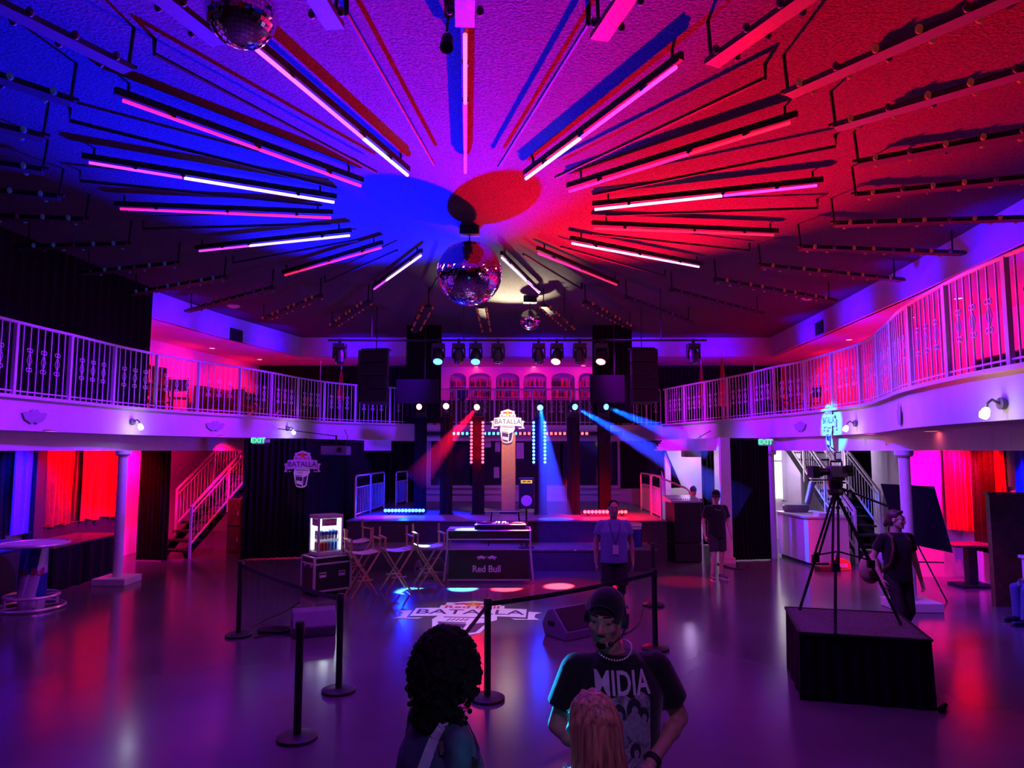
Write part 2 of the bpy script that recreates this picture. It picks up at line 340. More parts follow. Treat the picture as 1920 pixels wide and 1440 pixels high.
def resample(path,step):
    out=[path[0].copy()]; acc=0
    for a,b in zip(path,path[1:]):
        L=(b-a).length; pos=step-acc
        while pos<=L: out.append(a.lerp(b,pos/L)); pos+=step
        acc=(acc+L)%step
    return out

# ------------------------------------------------------------------ logos
BULL=[(0,.30),(.05,.40),(.13,.46),(.28,.50),(.45,.62),(.60,.60),(.72,.50),(.80,.40),(.88,.43),(.95,.52),(.97,.42),(.93,.33),(.98,.24),(.93,.16),(.84,.20),(.76,.16),(.80,.04),(.73,-.06),(.69,.0),(.70,.10),(.60,.14),(.50,.12),(.36,.12),(.28,.0),(.18,-.10),(.13,-.06),(.20,.06),(.18,.20),(.10,.30),(.02,.22)]
def bulls(mb,cx_,cy_,w,z0,z1):
    for sgn in (1,-1):
        p=[(cx_+sgn*(-w*1.04+x*w),cy_+(y-.25)*w*.62) for x,y in BULL]; mb.prism(p if sgn>0 else p[::-1],z0,z1)
    return mb
def disc(cx_,cy_,r,n=28): return [(cx_+r*math.cos(2*PI*k/n),cy_+r*math.sin(2*PI*k/n)) for k in range(n)]
CROWN=[(-.235,.10),(-.235,.235),(-.205,.235),(-.205,.33),(-.14,.335),(-.09,.36),(0,.39),(.09,.36),(.14,.335),(.205,.33),(.205,.235),(.235,.235),(.235,.10)]
def arc(x,y): return y+.03-.16*x*x
BANNER=[(x/20,arc(x/20,-.125)) for x in range(-8,9)]+[(x/20,arc(x/20,.125)) for x in range(8,-9,-1)]
TAIL=[(.415,-.06),(.415,-.17),(.30,-.155),(.33,-.19),(.50,-.185),(.46,-.12),(.465,-.02),(.51,.03),(.415,.055)]
MICO=[(-.20,-.08),(-.23,-.20),(-.18,-.50),(-.14,-.585),(-.02,-.615),(.07,-.60),(.13,-.55),(.17,-.26),(.21,-.20),(.20,-.08)]
def logo(parent,w,mtx,t=.02,face=None,backing=True,names=('backing','crest','brand_lettering','name_lettering','microphone')):
    S=mtx@Matrix.Diagonal((w,w,1,1)); fw=face or m_logo_w
    def mk(): b=MB(); b.M=S; return b
    b=mk(); e=t
    if backing:
        b.prism(MICO,0,t*.55); b.prism(CROWN,0,t*.6); b.prism(BANNER,0,t)
        for sg in (1,-1): b.prism([(sg*x,y) for x,y in TAIL][::sg],0,t*.5)
        b.build(names[0],fw,parent)
    f=mk(); f.prism(disc(0,.275,.065),t*.6,t*.6+.002); f.k=1; bulls(f,0,.275,.15,t*.6,t*.6+.004); f.build(names[1],[m_logo_y,m_logo_r],parent)
    text('Red Bull',.115,m_logo_r,names[2],parent,S@T(0,.175,t*.6),.002/1,1.05,.002)
    text('BATALLA',.20,m_logo_d,names[3],parent,S@T(0,.015,t),.002,.93,.001)
    g=mk(); z0,z1=t*.56,t*.56+.003
    g.prism([(-.16,-.50),(-.13,-.55),(0,-.58),(.02,-.33),(-.17,-.30)],z0,z1)
    g.prism([(.04,-.33),(.15,-.28),(.10,-.53),(.03,-.57)],z0,z1); g.prism([(-.16,-.13),(.16,-.14),(.16,-.155),(-.16,-.145)],z0,z1)
    g.prism([(-.18,-.27),(.01,-.29),(.01,-.31),(-.18,-.29)],z0,z1)
    for k in range(5): g.prism([(-.13+k*.03,-.24),(-.12+k*.03,-.24),(-.10+k*.03,-.18),(-.11+k*.03,-.18)],z0,z1)
    g.k=1; g.prism([(-.14,-.50),(0,-.53),(.005,-.44),(-.15,-.41)],z1,z1+.002); g.prism(disc(.09,-.24,.035,16),z0,z1+.002)
    g.build(names[4],[m_logo_d,fw],parent)
# ------------------------------------------------------------------ the hall itself
struct(MB().box(-13,13,-5,30,-.2,0).build('floor',m_floor))
struct(MB().box(-13,13,-5,30,ZC,ZC+.2).build('ceiling',m_ceil))
struct(MB().box(-13,13,-4.2,-4,0,ZC).build('wall_front',m_dkwall))
LP=smooth_path([(-7.3,4.5,0),(-7.35,7.5,0),(-7.42,10.2,0),(-7.33,11.8,0),(-7.25,13.2,0),(-7.0,14.5,0),(-6.67,15.5,0),(-6.2,16.6,0),(-5.08,20.1,0),(-3.06,22.2,0)],8)
RP=smooth_path([(4.75,22.4,0),(5.80,18.1,0),(6.02,16.4,0),(6.26,15.2,0),(6.27,12.7,0),(5.8,10.95,0),(5.31,9.5,0),(4.99,7.94,0),(4.88,6.7,0),(4.84,4.5,0)],8)
ring=[(p.x,p.y) for p in LP]+[(p.x,p.y) for p in RP]
b=MB(); b.prism(ring+[(12.9,4.5),(12.9,29),(-12.9,29),(-12.9,4.5)],2.8,3.3); o=b.build('balcony_slab',m_wall,sharp=50); struct(o)
def ribbon(path,z0,z1,off,th,name,m):
    b=MB()
    for p,q in zip(path,path[1:]):
        t=(q-p).normalized(); n=Vector((t.y,-t.x,0))
        vs=[]
        for P in (p,q):
            for o_ in (off,off+th):
                for z in (z0,z1): vs.append((P.x+n.x*o_,P.y+n.y*o_,z))
        b.add(vs,[(0,1,5,4),(2,6,7,3),(0,4,6,2),(1,3,7,5),(0,2,3,1),(4,5,7,6)])
    return struct(b.build(name,m,sharp=50))
ribbon(LP,3.28,3.33,-.03,.10,'trim_1',m_white); ribbon(RP,3.28,3.33,-.03,.10,'trim_2',m_white)
V3=lambda L:[Vector((x,y,0)) for x,y in L]
ribbon(smooth_path(V3([(-7.9,4.6),(-7.85,10),(-7.63,14.2),(-7.0,17.6),(-5.9,19.8),(-3.5,20.6)]),6),2.5,2.81,-.08,.16,'support_beam',m_wall)
ribbon(smooth_path(V3([(4.2,20.6),(5.0,18.2),(6.1,16.84),(6.48,14.5),(6.48,12.05),(6.2,10),(5.7,8),(5.5,4.6)]),6),2.5,2.81,-.08,.16,'support_beam',m_wall)
# upper fascias around the ceiling opening, the soffit above the balcony and the upper walls
b=MB(); UF=[(-8.75,4.5),(-8.69,11.75),(-8.44,15.85),(-8.0,18.8),(-6.95,23.1),(8.55,23.1),(8.34,18.86),(8.0,14.0),(7.62,10.3),(7.1,4.5)]
for p,q in zip(UF,UF[1:]): b.bar((p[0],p[1],5.885),(q[0],q[1],5.885),.12,.63)
struct(b.build('upper_fascia',m_wall))
b=MB(); b.prism(UF+[(12.9,4.5),(12.9,29),(-12.9,29),(-12.9,4.5)],5.57,5.62); struct(b.build('balcony_soffit',m_wall))
b=MB(); b.bar((-10.7,4.5,4.45),(-10.5,16.5,4.45),.15,2.3); b.bar((-10.5,16.5,4.45),(-9.25,25.6,4.45),.15,2.3); struct(b.build('wall_left_upper',m_wall))
b=MB(); b.bar((11.2,4.5,4.45),(10.9,14,4.45),.15,2.3); b.bar((10.9,14,4.45),(9.9,25.6,4.45),.15,2.3); struct(b.build('wall_right_upper',m_wall))
b=MB(); b.box(-9.6,-2.75,25.6,25.75,3.3,5.57); b.box(4.0,10.2,25.6,25.75,3.3,5.57); struct(b.build('wall_back_upper',m_dkwall))
# lower walls
b=MB(); b.box(-9.45,-9.3,4.5,22.4,0,2.8); struct(b.build('wall_left',m_wall))
b=MB(); b.box(9.0,9.15,4.5,14.4,0,2.8); b.box(8.0,9.15,14.4,14.55,0,2.8); b.box(9.35,9.5,14.5,23.4,0,2.8); struct(b.build('wall_right',m_wall))
b=MB(); b.box(-9.4,-2.62,22.4,22.55,0,2.8); b.box(-2.62,3.36,22.4,22.55,0,1.36); b.box(3.36,4.35,22.4,22.55,0,2.8); b.box(4.35,9.5,22.9,23.05,0,2.8)
b.box(-2.62,3.36,22.28,22.4,1.34,1.40); b.box(-2.62,3.36,22.33,22.4,1.15,1.18); struct(b.build('wall_back',m_wall))
b=MB(); b.box(-2.6,3.3,24.2,24.3,.9,2.8); struct(b.build('wall_behind_glass',m_dkwall))
x0,x1=D(806,850,22.35).x,D(1160,850,22.35).x
for i,(a,c) in enumerate(((x0,-1.28),(-1.28,.02),(.02,1.55),(1.55,x1))):
    w=MB().box(a,c,22.44,22.46,1.40,2.8).build('window_%d'%(i+1),m_glass); struct(w)
    f=MB()
    for xx in (a,c): f.box(xx-.025,xx+.025,22.40,22.48,1.40,2.8)
    f.box(a,c,22.40,22.48,1.38,1.42); f.build('window_frame',m_white,w)
for px,py,w_,h_,lab in ((914,830,.22,.30,'pale sheet as reflection on the stage window left of the gold pillar, upper left'),(933,838,.16,.30,'pale sheet as reflection on the stage window left of the gold pillar, upper right'),(906,890,.06,.28,'narrow pale sheet as reflection low on the stage window beside the red LED pillar'),(931,886,.17,.34,'pale sheet as reflection low on the stage window beside the gold pillar'),(975,845,.24,.5,'greyish sheet as reflection on the stage window right of the gold pillar')):
    p=D(px,py,22.43); o=MB().box(-w_/2,w_/2,-.006,0,-h_/2,h_/2).build('reflection_sheet',m_paper); o.location=p; tag(o,lab,'reflection')  # flat sheets put on the glass in place of reflections
# daylight window in the right stairwell and the door post beside it
wx=D(1440,900,20.5)
w=MB().box(D(1428,900,20.5).x,D(1467,900,20.5).x,20.5,20.54,1.15,2.75).build('window_5',g_win); struct(w)
f=MB()
for xx in (D(1426,900,20.5).x,D(1469,900,20.5).x): f.box(xx-.05,xx+.05,20.44,20.56,1.1,2.8)
f.box(D(1426,900,20.5).x,D(1469,900,20.5).x,20.46,20.53,2.18,2.23); f.build('window_frame',m_white,w)
b=MB(); b.box(4.3,8.3,20.56,20.7,0,2.8); struct(b.build('wall_right_stairwell',m_wall))
b=MB(); b.bar((4.83,16.2,0),(4.83,16.2,2.8),.22,.14); b.cb((4.83,16.2,.06),(.3,.22,.12)); struct(b.build('trim_3',m_white))
b=MB(); b.bar((4.42,20.3,0),(4.42,20.3,2.8),.16,.12); struct(b.build('trim_4',m_white))

# ------------------------------------------------------------------ white round columns
def column(x,y,base,label,lean=0):
    t=thing('support_column',label,'column',(x,y,0))
    MB().lathe([(.085,base[2] if base else 0),(.085,2.44)],20).build('shaft',m_white,t)
    MB().lathe([(.11,2.40),(.14,2.43),(.14,2.5)],20).build('capital',m_white,t)
    if base: MB().cb((0,0,base[2]/2),base).build('pedestal',m_wall,t,bev=.01)
    return t
column(-7.48,13.72,(.62,.62,.13),'white round column on a pale block in front of the red curtains')
column(6.35,11.55,(.68,.6,.14),'white round column on a pale block in front of the black easel board')
column(6.1,16.84,None,'slim white column beside the grey counter and bright window')

# ------------------------------------------------------------------ balcony railings
def scroll_mesh():
    b=MB(); r=.008
    b.tube([(0,0,.12),(.05,0,0),(0,0,-.12),(-.05,0,0)],r,5,True)
    for sx in (1,-1):
        for sz in (1,-1):
            b.tube([(sx*(.04+.03*math.cos(a)-.01),0,sz*(.15+.03*math.sin(a))) for a in [R(k) for k in (200,250,300,0,60,120,180)]]+[(0,0,sz*.11)],r,5)
    return b.mesh('scroll')
SCROLL=scroll_mesh(); SCROLL.materials.append(m_white)
def railing(name,label,path,z0=3.32,h=1.1,step=1.2,n=7,scrolls=(2,4,6),panel=False):
    P=resample(path,step/(n+1)); t=thing(name,label,'railing',(0,0,0))
    b=MB(); b.tube([p+Vector((0,0,z0+h)) for p in P],.026,8); b.build('top_rail',m_white,t,sharp=60)
    for i in range(0,len(P),n+1):
        MB().box(-.028,.028,-.028,.028,z0-.02,z0+h).build('post',m_white,t).location=(P[i].x,P[i].y,0)
        seg=P[i:i+n+2]
        if len(seg)<3: continue
        c=seg[0]; b=MB()
        for p in seg[1:n+1]: b.bar(p-c+Vector((0,0,z0-.01)),p-c+Vector((0,0,z0+h)),.016,.016)
        for p,q in zip(seg,seg[1:]): b.bar(p-c+Vector((0,0,z0+.07)),q-c+Vector((0,0,z0+.07)),.02,.02)
        pn=b.build('baluster_panel',m_white,t); pn.location=(c.x,c.y,0)
        for k in scrolls:
            if k+1<len(seg):
                d=seg[k+1]-seg[k-1]; s=link('scroll_ornament',SCROLL,pn); s.location=seg[k]-c+Vector((0,0,z0+.56)); s.rotation_euler=(0,0,math.atan2(d.y,d.x))
    return t
railing('balcony_railing','white balusters and scrolls of the balcony railing along the left side',LP)
railing('balcony_railing','white balusters and scrolls of the balcony railing curving along the right side',RP[::-1])
railing('balcony_railing','white railing across the back balcony in front of the bar',[Vector((-2.95,22.25,0)),Vector((4.7,22.42,0))])
# gauze-like acrylic panels on the back railing's foot
for i in range(5):
    o=MB().box(-.55,.55,-.01,.01,0,.26).build('clear_panel',m_glass); o.location=(-2.2+i*1.35,22.12,3.36)
    bpy.data.objects.remove(o)
# fascia of the back balcony carries two LED pixel strips
t=thing('led_pixel_strip','lit strip of square LED pixels along the back balcony front above the stage','light strip',(0,22.06,3.02))
MB().box(D(846,813,22.06).x,D(1104,813,22.06).x,-.02,.10,-.05,.07).build('housing',m_black,t)
pix=MB().cb((0,0,0),(.075,.02,.085)).mesh('pixel')
def strip(px0,px1,step,fn,par,y=-.03):
    x=px0
    while x<px1:
        o=link('pixel',pix.copy() if fn is None else fn(x),par); p=D(x,813,22.06); o.location=(p.x,y,.01); x+=step
pixb=pix.copy(); pixb.materials.append(g_blue); pixr=pix.copy(); pixr.materials.append(g_red); pixk=pix.copy(); pixk.materials.append(m_black)
strip(851,1104,8.3,lambda x:pixb if x<972 else pixr,t)
t=thing('led_pixel_strip','unlit dark LED pixel strip at the right end of the back balcony front','light strip',(0,22.06,3.02))
MB().box(D(1105,813,22.06).x,D(1166,813,22.06).x,-.02,.10,-.05,.07).build('housing',m_black,t); strip(1110,1166,8.3,lambda x:pixk,t)
t=thing('led_pixel_strip','dark LED pixel strip at the left end, between two black pillars','light strip',(0,22.06,3.02))
MB().box(D(800,808,22.06).x,D(826,808,22.06).x,-.02,.10,-.05,.07).build('housing',m_black,t); strip(804,826,8.3,lambda x:pixk,t)

# ------------------------------------------------------------------ ceiling rosette
m_tube=[]
def tubemat(n,c,s): return glow(n,c,s,True)
TC={'pink':tubemat('pink_tube',(1,.10,.55),2.6),'hot':tubemat('magenta_tube',(1,.012,.22),1.6),'white':tubemat('pale_violet_tube',(.70,.30,1),3.6),'red':tubemat('red_tube',(1,.012,.04),1.5),'viol':tubemat('violet_tube',(.45,.035,1),2.4),'salmon':tubemat('salmon_tube',(1,.16,.24),1.7)}
def polar(r,a,z): return Vector((CX+r*math.cos(R(a)),CY+r*math.sin(R(a)),z))
TUBES=[(-107.6,'pink','white',.62,'pink LED tube ending just under the mirror ball at upper left'),(-129.4,'hot','hot',.5,'magenta LED tube, the topmost long one on the left of the ceiling'),
(-152.3,'viol','white',.35,'LED tube on the left ceiling, violet outside and white inside, reaching furthest left'),(-172.3,'hot','red',.5,'red LED tube lying almost level on the left of the ceiling'),
(162.4,'viol','white',.35,'violet and white LED tube at lower left, broken by a small bracket'),(139.7,'red','red',.5,'short red LED tube at lower left of the big mirror ball'),
(117,'viol','white',.3,'short violet white LED tube just left of the big mirror ball'),(74.7,'viol','white',.4,'short violet white LED tube just right of the big mirror ball'),
(54.2,'red','hot',.5,'short red LED tube right of the big mirror ball, second from it'),(31.2,'white','white',.5,'white violet LED tube at lower right, sloping down to the right'),
(6.7,'red','red',.45,'thin red LED tube lying almost level on the right'),(-18.4,'viol','white',.4,'violet white LED tube on the right, reaching furthest right'),
(-42.5,'red','hot',.4,'red LED tube under a thick black channel, upper right'),(-63.7,'viol','white',.55,'broad white violet LED tube rising to the upper right'),
(-86.3,'salmon','hot',.4,'salmon pink LED tube pointing straight at the viewer near the top')]
for a,c0,c1,sp,lab in TUBES:
    t=thing('led_tube',lab,'LED light',(0,0,0),0,'LED tubes of the ceiling rosette'); u=Vector((math.cos(R(a)),math.sin(R(a)),0))
    ri,ro=2.03,5.02; rs=ro-(ro-ri)*sp; m=lambda r,z:polar(r,a,z)
    MB().tube([m(ri,ZT),m(rs-.01,ZT)],.021,8).build('lit_tube',TC[c1],t); MB().tube([m(rs+.01,ZT),m(ro,ZT)],.019,8).build('lit_tube',TC[c0],t)
    MB().bar(m(ri-.03,ZT+.085),m(ro+.08,ZT+.07),.05,.075).build('channel',m_mblack,t)
    for r in (ri+.5,rs,ro-.5): MB().bar(m(r-.02,ZT+.03),m(r+.02,ZT+.03),.06,.05).build('clip',m_mblack,t)
    
    for r in (ro-.05,ri+.2): MB().cyl(m(r,ZT+.12),m(r,ZC),.015,n=6).build('hanger',m_mblack,t)
    p=m(3.5,ZT-.04); col={'pink':(1,.1,.5),'hot':(1,.02,.3),'white':(.5,.15,1),'red':(1,.02,.06),'viol':(.5,.06,1),'salmon':(1,.15,.3)}[c1]
    l=lamp('AREA','led_tube_lamp',p,9,col,shape=(3,.05)); l.rotation_euler=(0,0,R(a))
bulb_w=MB().ell((0,0,0),(.03,.03,.04),8,6).mesh('bulb'); bulb_w.materials.append(mat('frosted_bulb',(.12,.10,.12),.25,nz=.1))
bulb_r=bulb_w.copy(); bulb_r.materials.clear(); bulb_r.materials.append(mat('red_glass_bulb',(.25,.02,.02),.2,nz=.1,emit=(1,.1,.08),es=.08)); bulb_r.materials[0].cycles.emission_sampling='NONE'
bulb_b=bulb_w.copy(); bulb_b.materials.clear(); bulb_b.materials.append(mat('blue_glass_bulb',(.03,.04,.25),.2,nz=.1,emit=(.1,.2,1),es=.05)); bulb_b.materials[0].cycles.emission_sampling='NONE'
m_bulbbar=mat('grey_channel',(.075,.07,.08),.5,nz=.15)
CLK=lambda a:['three','two','one','twelve','eleven','ten','nine','eight','seven','six','five','four'][int(round((a%360)/30))%12]
allang=sorted([t[0]%360 for t in TUBES]); N=len(allang); spokes=[]
for i,a in enumerate(allang):
    nx=allang[(i+1)%N]; d=(nx-a)%360; spokes.append((a,True)); spokes.append(((a+d/2)%360,False))
    if d>35: spokes[-1:]=[((a+d*.36)%360,False),((a+d*.66)%360,False)]
WH=lambda a:('toward the stage' if 55<a<125 else 'toward the viewer' if 235<a<305 else 'on the right of the ceiling' if (a<55 or a>305) else 'on the left of the ceiling')
NM=['upper pink tube','left magenta tube','left longest violet tube','left level red tube','lower left violet tube','lower left red tube','violet tube left of ball','violet tube right of ball','red tube right of ball','lower right white tube','right level red tube','right longest violet tube','upper right red tube','upper right white tube','top salmon tube']
def between(a):
    up=min(range(15),key=lambda i:(TUBES[i][0]-a)%360); dn=min(range(15),key=lambda i:(a-TUBES[i][0])%360); return (NM[up]+' and '+NM[dn]).replace('violet tube left of ball and violet tube right of ball','the two violet tubes beside ball').replace('violet tube right of ball and violet tube left of ball','the two violet tubes beside ball')
twin={}
for a,lit in spokes:
    m=lambda r,z,s=0:polar(r,a,z)+Vector((-math.sin(R(a)),math.cos(R(a)),0))*s
    if not lit:
        bt=between(a); twin[bt]=twin.get(bt,0)+1; sfx=', leftmost one' if twin[bt]==2 else ''
        o=MB().tube([m(2.15,ZT+.06),m(5.25,ZT+.06),m(5.25,ZC)],.022,7).build('ceiling_conduit',m_mblack)
        tag(o,'dark conduit between '+bt+sfx,'conduit','conduits of the ceiling rosette')
    ca,sa=math.cos(R(a)),math.sin(R(a))
    ro=9.2
    for lim in ((7.6-CX)/ca if ca>.01 else 99,(-8.1-CX)/ca if ca<-.01 else 99,(22.6-CY)/sa if sa>.01 else 99): ro=min(ro,lim)
    if sa<-.25 and 240<a<300: ro=7.6
    ri=5.48
    if ro<6: continue
    P=m(ri,ZT-.24); 
    lab='bulb bar in line with the '+NM[min(range(15),key=lambda i:abs(((TUBES[i][0]-a)+180)%360-180))] if lit else 'outer bulb bar between '+between(a)+sfx
    t=thing('bulb_bar',lab,'light bar',(0,0,0),0,'bulb bars around the ceiling rosette')
    MB().bar(m(ri,ZT-.2),m(ro,ZT-.2),.15,.05).build('channel',m_bulbbar if 238<a<318 else m_mblack,t)
    MB().bar(m(ri-.06,ZT-.165),m(ro,ZT-.165),.06,.03).build('spine',m_mblack,t)
    MB().cyl(m(ri,ZT-.2),m(ri-.03,ZC),.016,n=6).build('hanger',m_mblack,t); MB().cyl(m(ro-.2,ZT-.2),m(ro-.2,ZC),.014,n=6).build('hanger',m_mblack,t)
    nb_=int((ro-ri)/.34); bm_=bulb_r if (60<a<135 or a>300 or a<40) else bulb_b if 150<a<240 else bulb_w
    for k in range(nb_):
        for sd in (1,-1):
            bl=link('bulb',bulb_w if (k+sd)%3==0 else bm_,t); bl.location=m(ri+.18+k*.34,ZT-.2,sd*.115)
# mirror balls: faceted tiles with slightly different tilts
def mirror_ball(R0,nlat,name,label,loc,drop,motor=True):
    t=thing(name,label,'mirror ball',loc); b=MB()
    for i in range(nlat):
        a0=-PI/2+PI*i/nlat; a1=a0+PI/nlat; am=(a0+a1)/2; n=max(4,int(2*nlat*math.cos(am)))
        for k in range(n):
            c0=2*PI*k/n; c1=c0+2*PI/n*.93; a1_=a0+(a1-a0)*.93; j=[random.uniform(-.0035,.0035)*R0 for _ in range(4)]
            q=[(a0,c0),(a0,c1),(a1_,c1),(a1_,c0)]
            b.add([(math.cos(x)*math.cos(y)*(R0+jj),math.cos(x)*math.sin(y)*(R0+jj),math.sin(x)*(R0+jj)) for (x,y),jj in zip(q,j)],[(0,1,2,3)])
    me=b.mesh('tiles',2); me.polygons.foreach_set('use_smooth',[False]*len(me.polygons)); me.materials.append(m_mirror); link('mirror_tiles',me,t)
    MB().ell((0,0,0),R0*.97,24,14).build('core',m_mblack,t)
    MB().cyl((0,0,R0*.96),(0,0,drop-.08),.012,n=6).build('suspension_rod',m_mblack,t)
    MB().box(-.16,.16,-.1,.1,drop-.14,drop).build('rotation_motor',m_black,t)
    return t
mirror_ball(.535,46,'mirror_ball','big mirror ball hanging from the middle of the ceiling',D(880,513,11.5),ZC-D(880,513,11.5).z)
mirror_ball(.25,24,'mirror_ball','small mirror ball hanging in front of the stage near bulb bars',D(994,600,16.9),ZC-D(994,600,16.9).z)
mirror_ball(.27,24,'mirror_ball','mirror ball cut by the top edge of the photo',D(453,24,5.25),ZC-D(453,24,5.25).z)
# ------------------------------------------------------------------ stage
m_clear=bpy.data.materials.new('clear_glass'); m_clear.use_nodes=True; nt=m_clear.node_tree; nt.nodes.clear()
o_=nt.nodes.new('ShaderNodeOutputMaterial'); mx=nt.nodes.new('ShaderNodeMixShader'); tr=nt.nodes.new('ShaderNodeBsdfTransparent'); gl=nt.nodes.new('ShaderNodeBsdfGlossy'); gl.inputs['Roughness'].default_value=.03
mx.inputs[0].default_value=.07; nt.links.new(tr.outputs[0],mx.inputs[1]); nt.links.new(gl.outputs[0],mx.inputs[2]); nt.links.new(mx.outputs[0],o_.inputs[0])
g_sign=glow('lit_sign_face',(1,.78,.5),.30); g_sign.node_tree.nodes['Principled BSDF'].inputs['Base Color'].default_value=(.8,.75,.7,1)
SZ=.93
m_riser=mat('dark_stage_skirt',(.045,.04,.05),.8,nz=.2)
b=MB(); b.box(-3.72,3.48,16.2,22.3,.0,SZ-.03); b.k=1; b.box(-3.74,3.50,16.18,22.3,SZ-.03,SZ); struct(b.build('stage_platform',[m_riser,m_stage]))
b=MB(); b.box(-3.62,3.0,15.05,16.18,0,.42); b.k=1; b.box(-3.64,3.02,15.03,16.18,.42,.45); struct(b.build('stage_step',[m_riser,m_stage]))
b=MB(); b.box(-1.12,-1.08,15.02,15.05,.42,.452); b.box(1.3,1.34,15.02,15.05,.42,.452); struct(b.build('trim_5',m_alu))
def pillar(px,Y,label,m=m_drape):
    p=D(px,900,Y); t=thing('stage_pillar',label,'pillar',(p.x,Y,SZ)); h=D(px,783,Y).z-SZ
    b=MB(); n=8
    pts=[]
    for s in range(4):
        for k in range(n):
            u=-1+2*k/n; w=.145+.006*math.sin(k*2.4+s); q=[(u*.14,-w),(w,u*.14),(-u*.14,w),(-w,-u*.14)][s]; pts.append(q)
    b.prism(pts,0.02,h); b.build('cloth_sleeve',m,t); MB().box(-.17,.17,-.17,.17,0,.025).build('base_plate',m_mblack,t); MB().box(-.16,.16,-.16,.16,h,h+.03).build('top_plate',m_mblack,t)
    return t,h+SZ+.03,p.x
def moving_head(label,loc,hang=False,lens=None,aim=(0,-1,-.4),wash=False,s=1.0):
    t=thing('moving_head_light',label,'stage light',loc,0,'moving head lights')
    sg=-1 if hang else 1
    MB().box(-.15*s,.15*s,-.12*s,.12*s,min(0,sg*.12*s),max(0,sg*.12*s)).build('base',m_black,t,bev=.012)
    hz=sg*.31*s; y=MB()
    for sx in (1,-1):
        y.box(sx*.145*s-.018*s,sx*.145*s+.018*s,-.055*s,.055*s,min(sg*.11*s,hz+sg*.05*s),max(sg*.11*s,hz+sg*.05*s))
    y.box(-.16*s,.16*s,-.055*s,.055*s,min(sg*.10*s,sg*.125*s),max(sg*.10*s,sg*.125*s)); y.build('yoke',m_black,t,bev=.008)
    q=Vector(aim).normalized().to_track_quat('Z','Y').to_matrix().to_4x4(); M_=T(0,0,hz)@q
    b=MB(); b.M=M_; r=.135 if wash else .115
    b.lathe([(.05*s,-.17*s),(.10*s,-.16*s),(.125*s,-.06*s),(.125*s,.04*s),(r*s,.09*s),(r*s,.15*s),(r*.86*s,.155*s)],20); b.build('head',m_black,t)
    b=MB(); b.M=M_
    if wash:
        b.lathe([(r*.8*s,.15*s),(r*.8*s,.166*s)],20)
        for k in range(7):
            a=2*PI*k/6; rr=0 if k==6 else .07*s; b.ell((rr*math.cos(a),rr*math.sin(a),.166*s),.03*s,8,6)
    else: b.lathe([(r*.8*s,.14*s),(r*.8*s,.158*s),(r*.5*s,.178*s),(.01,.184*s)],20)
    b.build('lens',lens or m_glass,t)
    return t
PL=[(788,18.3,'outermost left black pillar on the stage',g_redlamp,'outermost left pillar',(-.3,-1,-.1)),(837,17.8,'black pillar second from the left on the stage',g_redlamp,'second pillar from the left',(-.1,-1,-.05)),(897,17.8,'black pillar flanked by two columns of red LEDs',g_redlamp,'pillar with red LED columns',(-.35,-1,-.25)),
(1013,17.8,'black pillar flanked by two columns of blue LEDs',g_blue,'pillar with blue LED columns',(0,-1,-.35)),(1075,17.8,'plain black pillar right of the blue LED pillar',g_blue,'pillar right of the blue LED one',(.4,-1,-.2)),(1133,18.1,'outermost right black pillar on the stage',g_blue,'outermost right pillar',(.5,-1,-.15))]
HEADS=[]
for px,Y,lab,lm,l2,aim in PL:
    t,zt,x=pillar(px,Y,lab)
    HEADS.append(moving_head(('red' if lm is g_redlamp else 'blue')+' glowing moving head on top of the '+l2,(x,Y,zt),False,lm,aim,s=.82))
def led_column(px,lab,gm,Y=17.62):
    p0=D(px,789,Y); p1=D(px,870,Y); t=thing('led_batten',lab,'light strip',(p0.x,Y,p1.z)); h=p0.z-p1.z
    MB().box(-.035,.035,0,.05,-.03,h+.03).build('housing',m_black,t); n=12
    me=MB().ell((0,0,0),(.034,.02,.034),10,6).mesh('led'); me.materials.append(gm)
    for k in range(n): link('led_lens',me,t).location=(0,-.005,h*(k+.5)/n)
led_column(884,'column of red LEDs at the left edge of the red lit pillar',g_red); led_column(905.5,'column of red LEDs at the right edge of the red lit pillar',g_red)
led_column(1000.5,'column of blue LEDs at the left edge of the blue lit pillar',g_blue); led_column(1021.5,'column of blue LEDs at the right edge of the blue lit pillar',g_blue)
# real light from the LED columns
for px,c in ((895,RED),(1011,BLUE)):
    for py in (803,828,853): lamp('POINT','led_batten_lamp',D(px,py,17.52),20,c,.12)
p=D(953,900,18.0); t=thing('sign_pillar','gold fronted pillar below the lit sign in the middle of the stage','pillar',(p.x,18.0,SZ)); h=D(953,812,18).z-SZ
b=MB(); b.box(-.17,.17,-.02,.28,.03,h); b.build('panel',m_gold,t); MB().box(-.22,.22,-.1,.34,0,.03).build('base_plate',m_mblack,t); MB().box(.172,.185,-.03,.2,.03,h).build('edge_trim',m_red,t)
p=D(952,792,17.975); t=thing('stage_sign','brightly lit logo sign on the gold pillar over the stage','sign',p); logo(t,.86,UPRIGHT,.05,face=g_sign)
lamp('POINT','lit_sign_lamp',p+Vector((0,-.5,.1)),9,(1,.8,.6),.3)
# sign hung on the black drape at left, one on the floor, one decal standing for a projection on the right balcony front
p=D(567,872,16.84); t=thing('drape_sign','cut-out logo sign hung on the black drape left of the stage','sign',p); logo(t,.87,T(0,0,.0)@UPRIGHT,.02)
p=G(880,1149,.004); t=thing('floor_decal','large logo decal stuck on the concrete floor in front of the booth','decal',p); logo(t,2.2,RZ(-3),.002)
